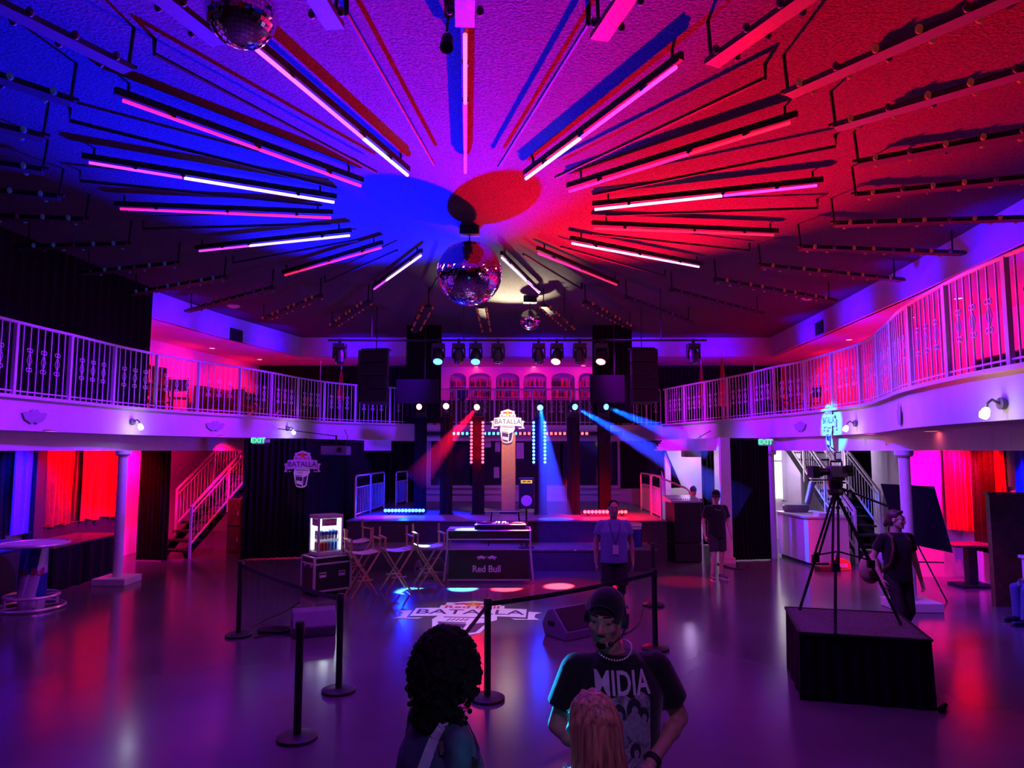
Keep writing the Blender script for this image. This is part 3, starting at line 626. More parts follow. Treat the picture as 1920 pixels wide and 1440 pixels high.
# LED bars lying on the stage
def led_bar(px0,px1,py,Y,lab,gm):
    a=D(px0,py,Y); c=D(px1,py,Y); t=thing('led_bar',lab,'light bar',((a.x+c.x)/2,Y,SZ)); w=(c.x-a.x)/2
    b=MB(); b.box(-w,w,-.05,.05,.05,.16); b.box(-w*.8,-w*.8+.04,-.08,.08,0,.06); b.box(w*.8-.04,w*.8,-.08,.08,0,.06); b.build('housing',m_black,t)
    me=MB().ell((0,0,0),(.042,.02,.042),10,6).mesh('led'); me.materials.append(gm); n=12
    for k in range(n): link('led_lens',me,t).location=(-w+2*w*(k+.5)/n,-.052,.105)
led_bar(720,797,961,17.7,'LED bar glowing blue white on the left of the stage floor',g_blue); led_bar(1093,1176,966,17.3,'LED bar glowing red on the right of the stage floor',g_red)
# black drape towers, hung loudspeaker arrays, screens
def drape(name,lab,pts,z0,z1,m=m_drape,amp=.035,waves=9,cat='curtain',hem=None,th=.02,group=None,n=8):
    P=[Vector((x,y,0)) for x,y in pts]; L=sum((q-p).length for p,q in zip(P,P[1:]))
    def f(u,v):
        d=u*L
        for p,q in zip(P,P[1:]):
            l=(q-p).length
            if d<=l+1e-6: break
            d-=l
        t=(q-p).normalized(); nrm=Vector((t.y,-t.x,0)); c=p+t*min(d,l)
        zz0=hem(u) if hem else z0
        return c+nrm*(amp*math.sin(2*PI*waves*u+.7*math.sin(9*u))*(1.15-.5*v)+.3*amp*math.sin(17*u+3*v))+Vector((0,0,zz0+(z1-zz0)*v))
    o=MB().grid(f,max(24,int(waves*8)),n,th).build(name,m,None,sharp=70); return tag(o,lab,cat,group)
for a,c,lab in ((762,826,'black drape tower hung left of the upstairs bar'),(1113,1185,'black drape tower hung right of the upstairs bar')):
    A=D(a,700,20.8); B=D(c,700,20.8); drape('drape_tower',lab,[(A.x,20.95),(A.x,20.7),(B.x,20.7),(B.x,20.95)],3.3,6.19,amp=.02,waves=11)
m_scr=mat('matte_dark_screen',(.012,.012,.016),.5,nz=.1,spec=.2)
def array(x0,x1,ytop,ybot,Y,rz,lab):
    a=D(x0,ytop,Y); c=D(x1,ybot,Y); w=c.x-a.x; h=a.z-c.z; t=thing('line_array',lab,'loudspeaker',((a.x+c.x)/2,Y,c.z),rz); n=4; z=h
    for k in range(n):
        hh=h/n; an=k*2.5
        b=MB(); b.M=T(0,.0,h-hh*(k+.5))@RX(-an*.8); b.prism([(-w/2,-.22),(w/2,-.22),(w*.36,.26),(-w*.36,.26)],-hh*.47,hh*.47); q=b.build('cabinet',m_black,t,bev=.01)
        g=MB(); g.M=T(0,-.225,h-hh*(k+.5))@RX(-an*.8); g.box(-w*.46,w*.46,-.012,.0,-hh*.4,hh*.4); g.build('grille',m_mblack,q)
    f=MB(); f.box(-w*.45,w*.45,-.1,.2,h,h+.04); f.cyl((0,.05,h+.04),(0,.05,6.2-c.z),.012,n=6); f.build('rigging_frame',m_mblack,t); return t
array(676,731,657,757,17.9,R(-8),'black line array loudspeaker hanging left of the stage'); array(1179,1231,655,757,17.9,R(8),'black line array loudspeaker hanging right of the stage')
for a,c,y0,y1,lab in ((743,822,711,757,'dark wide screen hung beside the left line array'),(1106,1172,703,755,'dark wide screen hung beside the right line array')):
    p=D(a,y0,19.2); q=D(c,y1,19.2); t=thing('video_screen',lab,'screen',((p.x+q.x)/2,19.2,q.z)); w=(q.x-p.x)/2; h=p.z-q.z
    MB().box(-w,w,-.02,.06,0,h).build('bezel',m_scr,t,bev=.01); MB().box(-w+.02,w-.02,-.026,-.018,.02,h-.02).build('display',m_scr,t); MB().cyl((.2,.02,h),(.2,.02,6.2-q.z),.02,n=8).build('mount_pole',m_mblack,t)
# lighting pipe and its heads
p0=D(640,640,YL); p1=D(1300,636,YL)
t=thing('lighting_pipe','long black lighting pipe under the ceiling in front of the bar','pipe',(0,YL,PZ)); MB().tube([(p0.x-.3,0,0),(p1.x+.3,0,0)],.025,8).build('pipe',m_mblack,t)
for x in (-3.2,-1.1,1.2,3.4): MB().cyl((x,0,0),(x,0,ZC-PZ),.012,n=6).build('hanging_rod',m_mblack,t)
for x in (-4,-1.9,1.9,4.2): pass
for px,kind,lab in ((637,0,'dark moving head hanging alone left of the left line array'),(822,1,'blue lit wash head hanging nearest the left drape tower'),(860,0,'dark moving head hanging between the two blue lit heads'),(892,1,'blue lit wash head left of the small mirror ball'),(934,0,'dark moving head hanging fourth in the row over the bar'),(1010,0,'dark moving head hanging just below the small mirror ball'),(1044,2,'red lit wash head hanging right of the small mirror ball'),(1087,0,'dark moving head hanging between the two red lit heads'),(1128,2,'red lit wash head hanging in front of the right drape tower'),(1300,0,'dark moving head hanging alone right of the right line array')):
    p=D(px,660,YL); p.z=PZ-.375; tgt=[b for a,b,c0,c1,e in POOLS if abs(a[0]-px)<3]
    aim=(G(*tgt[0])-p) if tgt else Vector((.05,-.15,-1))
    t=moving_head(lab,(p.x,YL,PZ-.08),True,{0:None,1:g_blue,2:g_redlamp}[kind],aim,wash=kind>0,s=.95)
    MB().box(-.03,.03,-.03,.03,-.01,.11).build('clamp',m_mblack,t)
# front metal rails of the stage
def loop_rail(name,lab,p,q,z0,h,n,z1=None):
    P=Vector((p[0],p[1],0)); Q=Vector((q[0],q[1],0)); d=(Q-P); L=d.length; t=thing(name,lab,'railing',(P.x,P.y,z0),math.atan2(d.y,d.x)); r=.09
    path=[(0,0,0),(0,0,h-r)]+[(r-r*math.cos(a),0,h-r+r*math.sin(a)) for a in (R(30),R(60),R(90))]+[(L-r+r*math.sin(a),0,h-r+r*math.cos(a)) for a in (0,R(30),R(60))]+[(L,0,h-r),(L,0,0)]
    MB().tube(path,.022,8).build('frame',m_alu,t); b=MB(); b.cyl((0,0,.08),(L,0,.08),.014,n=6); b.cyl((0,0,h*.72),(L,0,h*.72),.014,n=6)
    for k in range(1,n): b.cyl((L*k/n,0,.08),(L*k/n,0,h*.72),.009,n=5)
    b.build('bars',m_alu,t); return t
pa,pb,pc=(-3.66,16.75),(-3.6,18.2),(-3.52,19.7)
loop_rail('guard_rail','silver guard rail on the stage left edge, nearer panel',pa,pb,SZ,.98,9); loop_rail('guard_rail','silver guard rail on the stage left edge, panel further back',(pb[0],pb[1]+.05),pc,SZ,.98,9)
A=D(742,940,20.6); loop_rail('guard_rail','faint guard rail at the back left of the stage',(A.x,20.6),(D(763,940,21.8).x,21.8),SZ,.95,7)
loop_rail('guard_rail','red lit guard rail at the right end of the stage',(3.40,16.35),(3.44,17.7),SZ,.98,9); loop_rail('guard_rail','guard rail at the right end of the stage, panel further back',(3.44,17.75),(3.44,19.1),SZ,.98,8)
t=thing('stair_handrail','bent silver handrail of the steps leaving the stage on the right','handrail',(3.55,17.6,0))
MB().tube([(-.12,0,.93),(-.12,0,1.86),(-.04,0,1.9),(.72,-.05,1.58),(.80,-.05,1.5),(.82,-.05,.0)],.022,8).build('rail',m_alu,t)
for k in range(4):
    o=MB().box(0,.27,-.5,.5,0,SZ*.8-k*.19).build('side_step',m_black); o.location=(3.52+k*.28,18.6,0); struct(o)

# ------------------------------------------------------------------ DJ booth in front of the stage
p=G(918,1082); tb=thing('dj_table','silver edged black folding booth table with a logo panel in front of the stage','table',(p.x,14.15,0)); w=.80
MB().box(-w+.02,w-.02,-.28,.36,.80,.97).build('drawer_case',m_black,tb)
f=MB()
for z in (.80,.965):
    for y in (-.29,.36): f.bar((-w,y,z),(w,y,z),.03,.025)
    for x in (-w,w): f.bar((x,-.29,z),(x,.36,z),.03,.025)
for x in (-w,w):
    for y in (-.29,.36): f.bar((x,y,.62),(x,y,.98),.03,.03)
f.build('metal_edging',m_alu,tb,bev=.006)
for x in (-w,w):
    for y,y2 in ((-.29,-.38),(.36,.40)): MB().bar((x,y,.62),(x+(.05 if x>0 else -.05),y2,.03),.035,.035).build('leg',m_alu,tb)
q=MB(); q.M=T(0,-.33,.34)@RX(-9); q.box(-w+.03,w-.03,-.01,.01,-.29,.27); pn=q.build('front_panel',m_black,tb)
e=MB(); e.M=T(0,-.33,.34)@RX(-9); e.bar((-w+.02,0,-.29),(w-.02,0,-.29),.03,.03); e.bar((-w+.02,0,.27),(w-.02,0,.27),.03,.015); e.build('panel_edging',m_alu,tb)
b=MB(); b.M=T(-.04,-.345,.34)@RX(-9)@UPRIGHT; bulls(b,0,.12,.19,0,.004); b.build('bull_emblem',m_logo_g,pn)
text('Red Bull',.175,m_logo_g,'brand_lettering',pn,T(-.04,-.345,.34)@RX(-9)@T(0,0,-.09)@UPRIGHT,.003,.93,.004)
t=thing('dj_controller','black DJ controller with two platters and a mixer on the booth table','DJ deck',(p.x+.22,14.15,.975))
MB().box(-.5,.5,-.24,.24,0,.10).build('case',m_black,t,bev=.01); MB().box(-.48,.48,-.22,.22,.10,.106).build('faceplate',m_alu,t)
for s in (-.31,.31): pl=MB().lathe([(.155,.106),(.155,.125),(.14,.13),(.01,.13)],28).build('platter',m_mblack,t); pl.location=(s,0,0); MB().lathe([(.05,.13),(.05,.134)],18).build('label_disc',m_alu,pl)
b=MB()
for i in range(3):
    for k in range(4): b.cyl((-.07+i*.07,-.15+k*.08,.106),(-.07+i*.07,-.15+k*.08,.125),.012,n=8)
b.build('mixer_knobs',m_black,t); b=MB()
for x in (-.08,-.03,.05,.09): b.box(x-.015,x+.015,.16,.19,.106,.118)
b.build('indicator_lights',g_cool,t)
o=MB().box(-.27,.27,-.2,.2,0,.012).build('paper_sheets',m_paper); o.location=(p.x-.5,14.12,.978); tag(o,'pale sheets lying on the left end of the booth table','papers')
t=thing('laptop_stand','thin silver edged shelf behind the DJ controller','stand',(D(947,957,15.6).x,15.6,.45)); z=D(947,957,15.6).z-.45
MB().box(-.43,.43,-.18,.18,z-.03,z-.01).build('shelf',m_black,t); MB().bar((-.43,-.18,z-.01),(.43,-.18,z-.01),.012,.018).build('edge_strip',m_alu,t)
for x in (-.36,.36): MB().bar((x,0,0),(x*.8,0,z-.03),.03,.03).build('leg',m_mblack,t)
g_badge=mat('yellow_badge',(.5,.36,.02),.5,emit=(1,.66,.02),es=.7); g_badge.cycles.emission_sampling='NONE'
x=D(987,925,15.3).x; t=thing('pole_speaker','black loudspeaker with a pale cone and yellow logo, on a pole by the booth','loudspeaker',(x,15.3,.45))
z0=D(987,953,15.3).z-.45; z1=D(987,896,15.3).z-.45
c=MB().box(-.165,.165,-.15,.16,z0,z1).build('cabinet',m_black,t,bev=.015)
b=MB(); b.lathe([(.115,0),(.115,.015),(.10,.02),(.05,.008),(.012,.012)],28); b.v=[(v[0],-.15-v[2],v[1]+z0+.17) for v in b.v]; b.build('woofer_cone',mat('pale_cone',(.75,.62,.62),.5),c)
b=MB(); b.lathe([(.06,0),(.06,.012),(.045,.016),(.01,.01)],24); b.v=[(v[0],-.15-v[2],v[1]+z0+.385) for v in b.v]; b.build('tweeter',m_mblack,c)
b=MB(); b.M=T(0,-.156,z1-.075)@UPRIGHT; b.box(-.12,.12,-.035,.035,0,.003); b.k=1; bulls(b,0,0,.09,.003,.006); b.build('logo_plate',[g_badge,m_logo_r],c)
MB().cyl((0,0,.02),(0,0,z0),.02,n=8).build('pole',m_mblack,t); MB().lathe([(.17,0),(.17,.015),(.03,.03)],20).build('base',m_mblack,t)
# ------------------------------------------------------------------ tall folding chairs
ch=thing('director_chair','tall folding wooden chair farthest left, half behind the road case','chair',(0,0,0),0,'tall folding chairs')
for y in (-.2,.2):
    for s in (1,-1): MB().bar((s*.24,y+s*.012,0),(-s*.24,y+s*.012,.74),.03,.022,(0,1,0)).build('leg',m_ltwood,ch)
MB().grid(lambda u,v:(-.23+.46*u,-.2+.4*v,.755-.03*math.sin(PI*u)),8,4,.01).build('seat',m_paper,ch)
for s in (1,-1):
    MB().bar((s*.25,-.22,.755),(s*.25,.22,.755),.03,.035).build('seat_rail',m_ltwood,ch)
    MB().bar((s*.25,-.22,.97),(s*.25,.24,.97),.05,.022).build('armrest',m_ltwood,ch)
    MB().bar((s*.25,-.19,.77),(s*.25,-.19,.96),.03,.022).build('arm_post',m_ltwood,ch); MB().bar((s*.25,.2,.76),(s*.25,.235,1.13),.032,.022).build('back_post',m_ltwood,ch)
MB().bar((-.13,-.2,.28),(.13,-.2,.28),.03,.022).build('foot_rest',m_ltwood,ch); MB().bar((-.13,.2,.28),(.13,.2,.28),.03,.022).build('stretcher',m_ltwood,ch)
for i,(px,py,rz,lab) in enumerate(((664,1086,35,None),(678,1116,28,'tall folding wooden chair in front, just right of the road case'),(742,1109,24,'tall folding wooden chair third from the left of the row'),(803,1099,20,'tall folding wooden chair farthest right, beside the booth table'))):
    p=G(px,py); c=ch if i==0 else dup(ch,label=lab); c.location=p; c.rotation_euler=(0,0,R(rz))
# ------------------------------------------------------------------ road case with the drinks fridge
FC=G(588,1121); u=Vector((math.cos(R(40)),math.sin(R(40)),0)); v=Vector((-u.y,u.x,0)); c0=FC+u*.34+v*.25
t=thing('road_case','black road case with silver edges on casters, carrying a lit fridge','case',(c0.x,c0.y,0),R(40)); W_,D_=.34,.25; z0,z1=.09,.66
MB().box(-W_,W_,-D_,D_,z0,z1).build('body',m_black,t); f=MB()
for z in (z0,z1,z1-.11):
    for s in (1,-1): f.bar((-W_,s*D_,z),(W_,s*D_,z),.035,.03); f.bar((s*W_,-D_,z),(s*W_,D_,z),.035,.03)
for a in (1,-1):
    for c in (1,-1): f.bar((a*W_,c*D_,z0),(a*W_,c*D_,z1),.04,.04)
f.build('edging',m_alu,t,bev=.005)
for x in (-.19,.17):
    h=MB(); h.tube([(x-.06,-D_-.012,.33),(x+.06,-D_-.012,.33),(x+.06,-D_-.012,.40),(x-.06,-D_-.012,.40)],.012,6,True); h.box(x-.05,x+.05,-D_-.015,-D_-.004,.335,.37); h.build('handle',m_alu,t)
for y in (-.13,.12): b=MB(); b.lathe([(.045,0),(.045,.01),(.02,.016)],16); b.v=[(-W_-a[2],a[0]+y,a[1]+.53) for a in b.v]; b.build('latch',m_alu,t)
for x in (-W_+.07,W_-.07):
    for y in (-D_+.07,D_-.07): b=MB(); b.cyl((x-.018,y,.042),(x+.018,y,.042),.042,n=14); b.box(x-.03,x+.03,y-.03,y+.03,.075,.09); b.build('caster',m_mblack,t)
FZ=.675; fr=thing('drinks_fridge','small glass fridge glowing white with drink cans, on the road case','fridge',(c0.x+u.x*-.02,c0.y+u.y*-.02,FZ),R(40)); a_,d_=.235,.185; H=.70
b=MB(); b.box(-a_,a_,-d_,d_,0,.07); b.box(-a_,a_,-d_,d_,H-.06,H); 
for x in (-a_,a_-.035):
    for y in (-d_,d_-.035): b.box(x,x+.035,y,y+.035,.07,H-.06)
b.build('frame',m_alu,fr,bev=.004); MB().box(-a_+.035,a_-.035,d_-.02,d_-.01,.07,H-.06).build('back_panel',m_paper,fr); MB().box(a_-.02,a_-.01,-d_+.035,d_-.035,.07,H-.06).build('side_panel',m_paper,fr)
MB().box(-a_+.035,a_-.035,-d_+.004,-d_+.01,.07,H-.06).build('front_pane',m_clear,fr); MB().box(-a_+.004,-a_+.01,-d_+.035,d_-.035,.07,H-.06).build('side_pane',m_clear,fr)
for z in (.075,.27): MB().box(-a_+.03,a_-.02,-d_+.03,d_-.02,z,z+.008).build('shelf',m_clear if z>.1 else m_alu,fr)
for x,y in ((a_-.045,-d_+.045),(-a_+.045,d_-.045)): MB().cyl((x,y,.09),(x,y,H-.08),.011,n=8).build('light_tube',g_fridge,fr)
b=MB(); b.M=T(-.01,-d_+.02,.575)@UPRIGHT; b.box(-.15,.13,-.065,.06,-.004,0); b.k=1; bulls(b,0,.028,.07,0,.003); sp=b.build('header_card',[m_paper,m_logo_r],fr)
text('Red Bull',.06,m_logo_r,'brand_lettering',sp,T(-.01,-d_+.018,.545)@UPRIGHT,.001,1,.001)
b=MB(); b.M=T(-a_+.02,0,.575)@RZ(-90)@UPRIGHT; b.box(-.12,.12,-.065,.06,-.004,0); b.k=1; bulls(b,0,.02,.06,0,.003); b.build('side_header_card',[m_paper,m_logo_r],fr)
lamp('POINT','fridge_lamp',Vector(fr.location)+Vector((0,0,.46)),5,(.8,.9,1),.06)
m_canred=mat('can_red',(.55,.03,.05),.3,metal=.3); m_canlb=mat('can_light_blue',(.1,.35,.75),.3,metal=.3)
for row,(z,cols) in enumerate(((.083,(m_canred,m_canred,m_canred,m_canlb,m_canlb,m_canlb)),(.278,(m_canblue,)*6))):
    for k in range(6):
        for j in range(3):
            cc=MB(); cc.lathe([(.022,0),(.0265,.008),(.0265,.07)],14); cc.k=1; cc.lathe([(.0265,.07),(.0265,.125),(.021,.138),(.02,.14)],14)
            o=cc.build('drink_can',[m_cansil if row else cols[k],cols[k]]); q=Vector((-.165+k*.062,-.11+j*.075,z)); q=RZ(40)@q; o.location=Vector(fr.location)+q; o.rotation_euler=(0,0,k)
            nm='blue and silver' if row else ('red' if k<3 else 'light blue')
            tag(o,'%s can on the %s shelf of the lit fridge, %s row'%(nm,'upper' if row else 'lower',('front','middle','back')[j]),'can','%s cans in the fridge, %s row'%(nm,('front','middle','back')[j]))
# ------------------------------------------------------------------ wedge monitors
def wedge(x,y,rz,lab,s=1.0):
    t=thing('stage_monitor',lab,'loudspeaker',(x,y,0),R(rz)); prof=[(-.27,0),(.20,0),(.27,.16),(.14,.36),(.02,.40),(-.27,.12)]
    b=MB(); b.prism([(a*s,c*s) for a,c in prof],-.31*s,.31*s); b.v=[(q[2],q[0],q[1]) for q in b.v]; b.build('cabinet',m_mon,t,bev=.015)
    g=MB(); nx=Vector((0,-.28,.29)).normalized(); g.bar((-.27*s,-.125*s-.006,.26*s+.006),(.27*s,-.125*s-.006,.26*s+.006),.005,.34*s,(0,.29,.28)); 
    g=MB(); g.add([(x_*s,y_*s+o_*nx.y,z_*s+o_*nx.z) for x_,y_,z_ in ((-.28,-.255,.135),(.28,-.255,.135),(.28,.0,.385),(-.28,.0,.385)) for o_ in (0,.012)],[(0,2,4,6),(1,7,5,3),(0,1,3,2),(2,3,5,4),(4,5,7,6),(6,7,1,0)]); g.build('grille',m_mblack,t)
    for sx in (1,-1): h=MB(); h.box(sx*.31*s-.006,sx*.31*s+.006,-.02*s,.12*s,.16*s,.22*s); h.build('handle',m_mblack,t)
    return t
m_mon=mat('dark_grey_paint',(.17,.17,.21),.6,nz=.1)
p=G(1070,1193); wedge(p.x,p.y+.1,38,'grey wedge monitor lying behind the man in the printed shirt',.95); p=G(583,1192); wedge(p.x,p.y+.1,200,'dark wedge monitor on the floor just in front of the road case',.92); p=G(818,1080); wedge(p.x-.12,p.y,35,'dark wedge monitor between the right chair and the booth table',.85)
# ------------------------------------------------------------------ belt stanchions
st=thing('belt_stanchion','black belt stanchion farthest left, beside the road case','stanchion',(0,0,0),0,'belt stanchions')
MB().lathe([(.175,0),(.175,.028),(.15,.042),(.04,.05)],28).build('base',m_black,st); MB().cyl((0,0,.045),(0,0,.90),.034,n=18).build('post',m_mblack,st); MB().lathe([(.042,.89),(.042,.985),(.034,1.0),(.01,1.0)],20).build('belt_head',m_black,st)
SP={'a':(447,1193),'b':(557,1386),'c':(635,1297),'d':(914,1312),'e':(1229,1218),'f':(1226,1136)}
SL={'b':'black belt stanchion nearest the viewer on the left','c':'black belt stanchion in front of the lower right corner of the road case','d':'black belt stanchion right behind the curly haired person','e':'black belt stanchion behind the shoulder of the man in the printed shirt','f':'black belt stanchion farthest right, near the stage steps','g':'black belt stanchion hidden behind the curly haired person'}
S={k:G(*q) for k,q in SP.items()}; S['g']=Vector((-.62,5.0,0))
for i,(k,p) in enumerate(S.items()):
    c=st if k=='a' else dup(st,label=SL[k]); c.location=p
def belt(k1,k2,lab,sag=.03):
    a=S[k1]+Vector((0,0,.94)); c=S[k2]+Vector((0,0,.94)); d=(c-a).normalized(); a=a+d*.045; c=c-d*.045
    b=MB(); n=10; P=[a.lerp(c,i/n)-Vector((0,0,sag*4*(i/n)*(1-i/n))) for i in range(n+1)]
    for q,w_ in zip(P,P[1:]): b.bar(q,w_,.004,.05)
    tag(b.build('barrier_belt',m_black),lab,'belt')
belt('a','c','black belt stretched past the road case between two stanchions'); belt('d','e','black belt stretched above the floor decal toward the right'); belt('d','g','short stretch of black belt running down to the curly hair')
# ------------------------------------------------------------------ drum shaped cooler, speaker stack
p=G(1186,1068); t=thing('can_cooler','drink can shaped cooler in blue and silver checks behind the man in blue','cooler',(p.x,p.y+.2,0))
b=MB(); n=32
for r0,z0,r1,z1,half in ((.23,.03,.245,.08,None),(.245,.08,.245,.46,0),(.245,.46,.245,.84,1),(.245,.84,.23,.90,None)):
    for k in range(n):
        a0=2*PI*k/n; a1=a0+2*PI/n; b.k=1 if half is not None and ((k//8)%2==half) else 0
        b.add([(r0*math.cos(a0),r0*math.sin(a0),z0),(r0*math.cos(a1),r0*math.sin(a1),z0),(r1*math.cos(a1),r1*math.sin(a1),z1),(r1*math.cos(a0),r1*math.sin(a0),z1)],[(0,1,2,3)])
b.build('drum',[m_cansil,m_canblue],t); MB().lathe([(.25,.885),(.255,.92),(.24,.95),(.05,.955)],28).build('lid',m_cansil,t); MB().lathe([(.20,0),(.20,.03)],24).build('base',m_mblack,t)
p=G(1290,1056); t=thing('speaker_stack','tall stack of two black cabinets beside the stage steps','loudspeaker',(p.x,p.y+.35,0),R(4))
for z0,z1 in ((.02,.42),(.44,1.33)): c=MB().box(-.31,.31,-.33,.33,z0,z1).build('cabinet',m_black,t,bev=.012); MB().box(-.28,.28,-.343,-.33,z0+.03,z1-.03).build('grille',m_mblack,c)
t2=thing('mixing_console','small mixing console with a red glow on top of the speaker stack','console',(p.x-.02,p.y+.35,1.335),R(4)); b=MB(); b.add([(-.36,-.33,0),(.36,-.33,0),(.36,.33,0),(-.36,.33,0),(-.36,-.33,.04),(.36,-.33,.04),(.36,.33,.13),(-.36,.33,.13)],[(0,3,2,1),(4,5,6,7),(0,1,5,4),(1,2,6,5),(2,3,7,6),(3,0,4,7)]); b.build('case',m_alu,t2)
b=MB()
for i in range(12): b.box(-.3+i*.053,-.285+i*.053,-.2,-.16,.055,.075)
b.build('faders',m_mblack,t2)
# haze caught in the beams of the pillar heads
def haze(lab,apex,tgt,r1,col,en,dens,r0=.06,far=.0):
    a=Vector(apex); q=Vector(tgt); d=(q-a); L=d.length; 
    m=bpy.data.materials.new('haze'); m.use_nodes=True; nt=m.node_tree; nt.nodes.clear(); o=nt.nodes.new('ShaderNodeOutputMaterial'); vs=nt.nodes.new('ShaderNodeVolumeScatter'); vs.inputs['Density'].default_value=dens; vs.inputs['Color'].default_value=(1,1,1,1); vs.inputs['Anisotropy'].default_value=.2
    ge=nt.nodes.new('ShaderNodeNewGeometry'); ds=nt.nodes.new('ShaderNodeVectorMath'); ds.operation='DISTANCE'; ds.inputs[1].default_value=a; nt.links.new(ge.outputs['Position'],ds.inputs[0])
    mr=nt.nodes.new('ShaderNodeMapRange'); mr.inputs['From Max'].default_value=L; mr.inputs['To Min'].default_value=dens; mr.inputs['To Max'].default_value=dens*far; nt.links.new(ds.outputs['Value'],mr.inputs['Value']); nt.links.new(mr.outputs['Result'],vs.inputs['Density'])
    nt.links.new(vs.outputs[0],o.inputs['Volume'])
    o=MB().tube([a+d*.04,q],[r0,r1],24).build('light_haze',m); tag(o,lab,'haze',None,'stuff')
    lamp('SPOT','beam_lamp',a,en,col,.03,q,2*math.degrees(math.atan(r1/L))*1.02,.35)
def hl(i,q):
    h=Vector(HEADS[i].location)+Vector((0,0,.254)); return h+Vector((0,-.2,.0))+(Vector(q)-h).normalized()*.03
haze('hazy red beam slanting down left from the red LED pillar',hl(2,D(775,905,17.25)),D(775,905,17.25),.36,RED,3200,.34)
haze('hazy blue beam falling down the blue LED pillar',hl(3,(D(1042,975,16.6).x,16.6,SZ)),Vector((D(1042,975,16.6).x,16.6,SZ)),.42,(0,.03,1),13000,.3,.06,.35)
haze('hazy blue beam slanting down right to the dark curtain',hl(4,D(1395,945,16.55)),D(1395,945,16.4),.42,(0,.035,1),19000,.34,.06,.4)
haze('hazy blue beam slanting right from the outermost right pillar',hl(5,D(1330,842,17.6)),D(1330,842,17.6),.3,(0,.045,1),12000,.34,.06,.4)
# ------------------------------------------------------------------ curtains and drapes
drape('black_curtain','tall black curtain between the pink wall and the left staircase',[(-8.58,16.5),(-7.86,16.42)],.02,2.79,waves=7)
drape('black_curtain','wide black curtain behind the hung logo sign at left',[(-6.25,16.62),(-4.9,16.95)],.02,2.79,waves=10)
drape('black_curtain','dark curtain closing the left wing beside the stage',[(-5.0,17.3),(-4.4,19.2),(-3.95,22.1),(-2.72,22.2)],.02,2.79,waves=22)
drape('black_curtain','black drape hanging from the ceiling above the left balcony',[(-8.46,5.0),(-8.46,11.75),(-8.22,15.95)],3.3,6.19,waves=40,amp=.03)
drape('black_curtain','black curtain standing between the white post and the slim column at right',[(5.02,16.45),(5.95,16.6)],.02,2.79,waves=11)
SW=[(D(1163,880,21.6),D(1163,880,21.6)),(D(1245,880,20.6),D(1222,880,20.6)),(D(1277,880,20.2),D(1240,880,20.2))]
def swag(u,v):
    i=0 if u<.6 else 1; f=u/.6 if i==0 else (u-.6)/.4; lo=SW[i][0].lerp(SW[i+1][0],f); hi=SW[i][1].lerp(SW[i+1][1],f); p=lo.lerp(hi,v); return (p.x,p.y+.03*math.sin(60*u),1.36+.1*u+(2.79-1.36-.1*u)*v)
tag(MB().grid(swag,60,8,.02).build('black_curtain',m_drape,None,sharp=70),'black swag hanging beside the right end of the stage','curtain')
A=D(1315,880,19.2); B=D(1338,880,19.2); drape('black_curtain','narrow blue lit black drape in the right wing',[(A.x,19.2),(B.x,19.2)],.02,2.79,waves=3)
A=D(1586,900,18.3); B=D(1634,900,18.3); drape('black_curtain','black curtain hanging behind the right staircase',[(A.x,18.3),(B.x,18.3)],.02,2.79,waves=6)
drape('black_curtain','black curtain along the back of the left balcony',[(-9.1,25.45),(-2.8,25.45)],3.32,5.5,waves=40,amp=.03)
drape('black_curtain','black curtain along the back of the right balcony',[(4.1,25.45),(9.8,25.45)],3.32,5.5,waves=38,amp=.03)
drape('red_curtain','gathered red curtain, left half of the booth window',[(-9.12,13.97),(-9.12,14.84)],1.02,2.79,m_red,.05,7,hem=lambda u:1.02+.03*math.sin(14*u)-.0*u)
drape('red_curtain','gathered red curtain, right half of the booth window',[(-9.12,15.16),(-9.12,16.72)],.98,2.79,m_red,.05,6,hem=lambda u:1.02+.03*math.sin(14*u))
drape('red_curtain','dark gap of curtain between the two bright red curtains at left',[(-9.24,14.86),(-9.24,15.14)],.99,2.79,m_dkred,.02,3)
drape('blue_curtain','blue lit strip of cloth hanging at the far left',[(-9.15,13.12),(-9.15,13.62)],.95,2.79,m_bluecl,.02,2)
drape('black_curtain','dark cloth at the far left edge beside the blue strip',[(-9.2,11.6),(-9.2,13.08)],.9,2.79,m_drape,.04,7)
A=D(1766,900,14.2); drape('red_curtain','long red curtain beside the pink wall at right',[(8.62,14.25),(8.9,13.87)],.95,2.79,m_red,.04,5)
drape('dark_curtain','dark red curtain hanging at the right edge',[(8.9,13.8),(8.93,13.2)],.6,2.79,m_dkred,.05,6)
drape('red_curtain','narrow red curtain strip near the right edge',[(8.92,13.17),(8.92,12.95)],1.6,2.79,m_red,.03,2)
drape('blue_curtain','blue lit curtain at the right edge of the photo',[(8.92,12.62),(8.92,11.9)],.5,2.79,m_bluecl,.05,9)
w=MB().box(8.95,8.99,12.64,12.93,1.85,2.7).build('window_6',m_glass); struct(w)
t=thing('booth_wainscot','dark padded wall panel below the red curtains at left','panel',(-9.22,15.0,0)); MB().box(-.08,.06,-1.06,1.75,.0,1.0).build('padding',m_dkwall,t,bev=.02); MB().box(-.08,.07,-1.07,1.77,1.0,1.03).build('cap_rail',m_wood,t)
t=thing('booth_post','dark upright post between the blue cloth and the red curtain at left','post',(-9.18,13.79,0)); MB().box(-.1,.1,-.13,.13,0,2.8).build('shaft',m_dkwall,t)
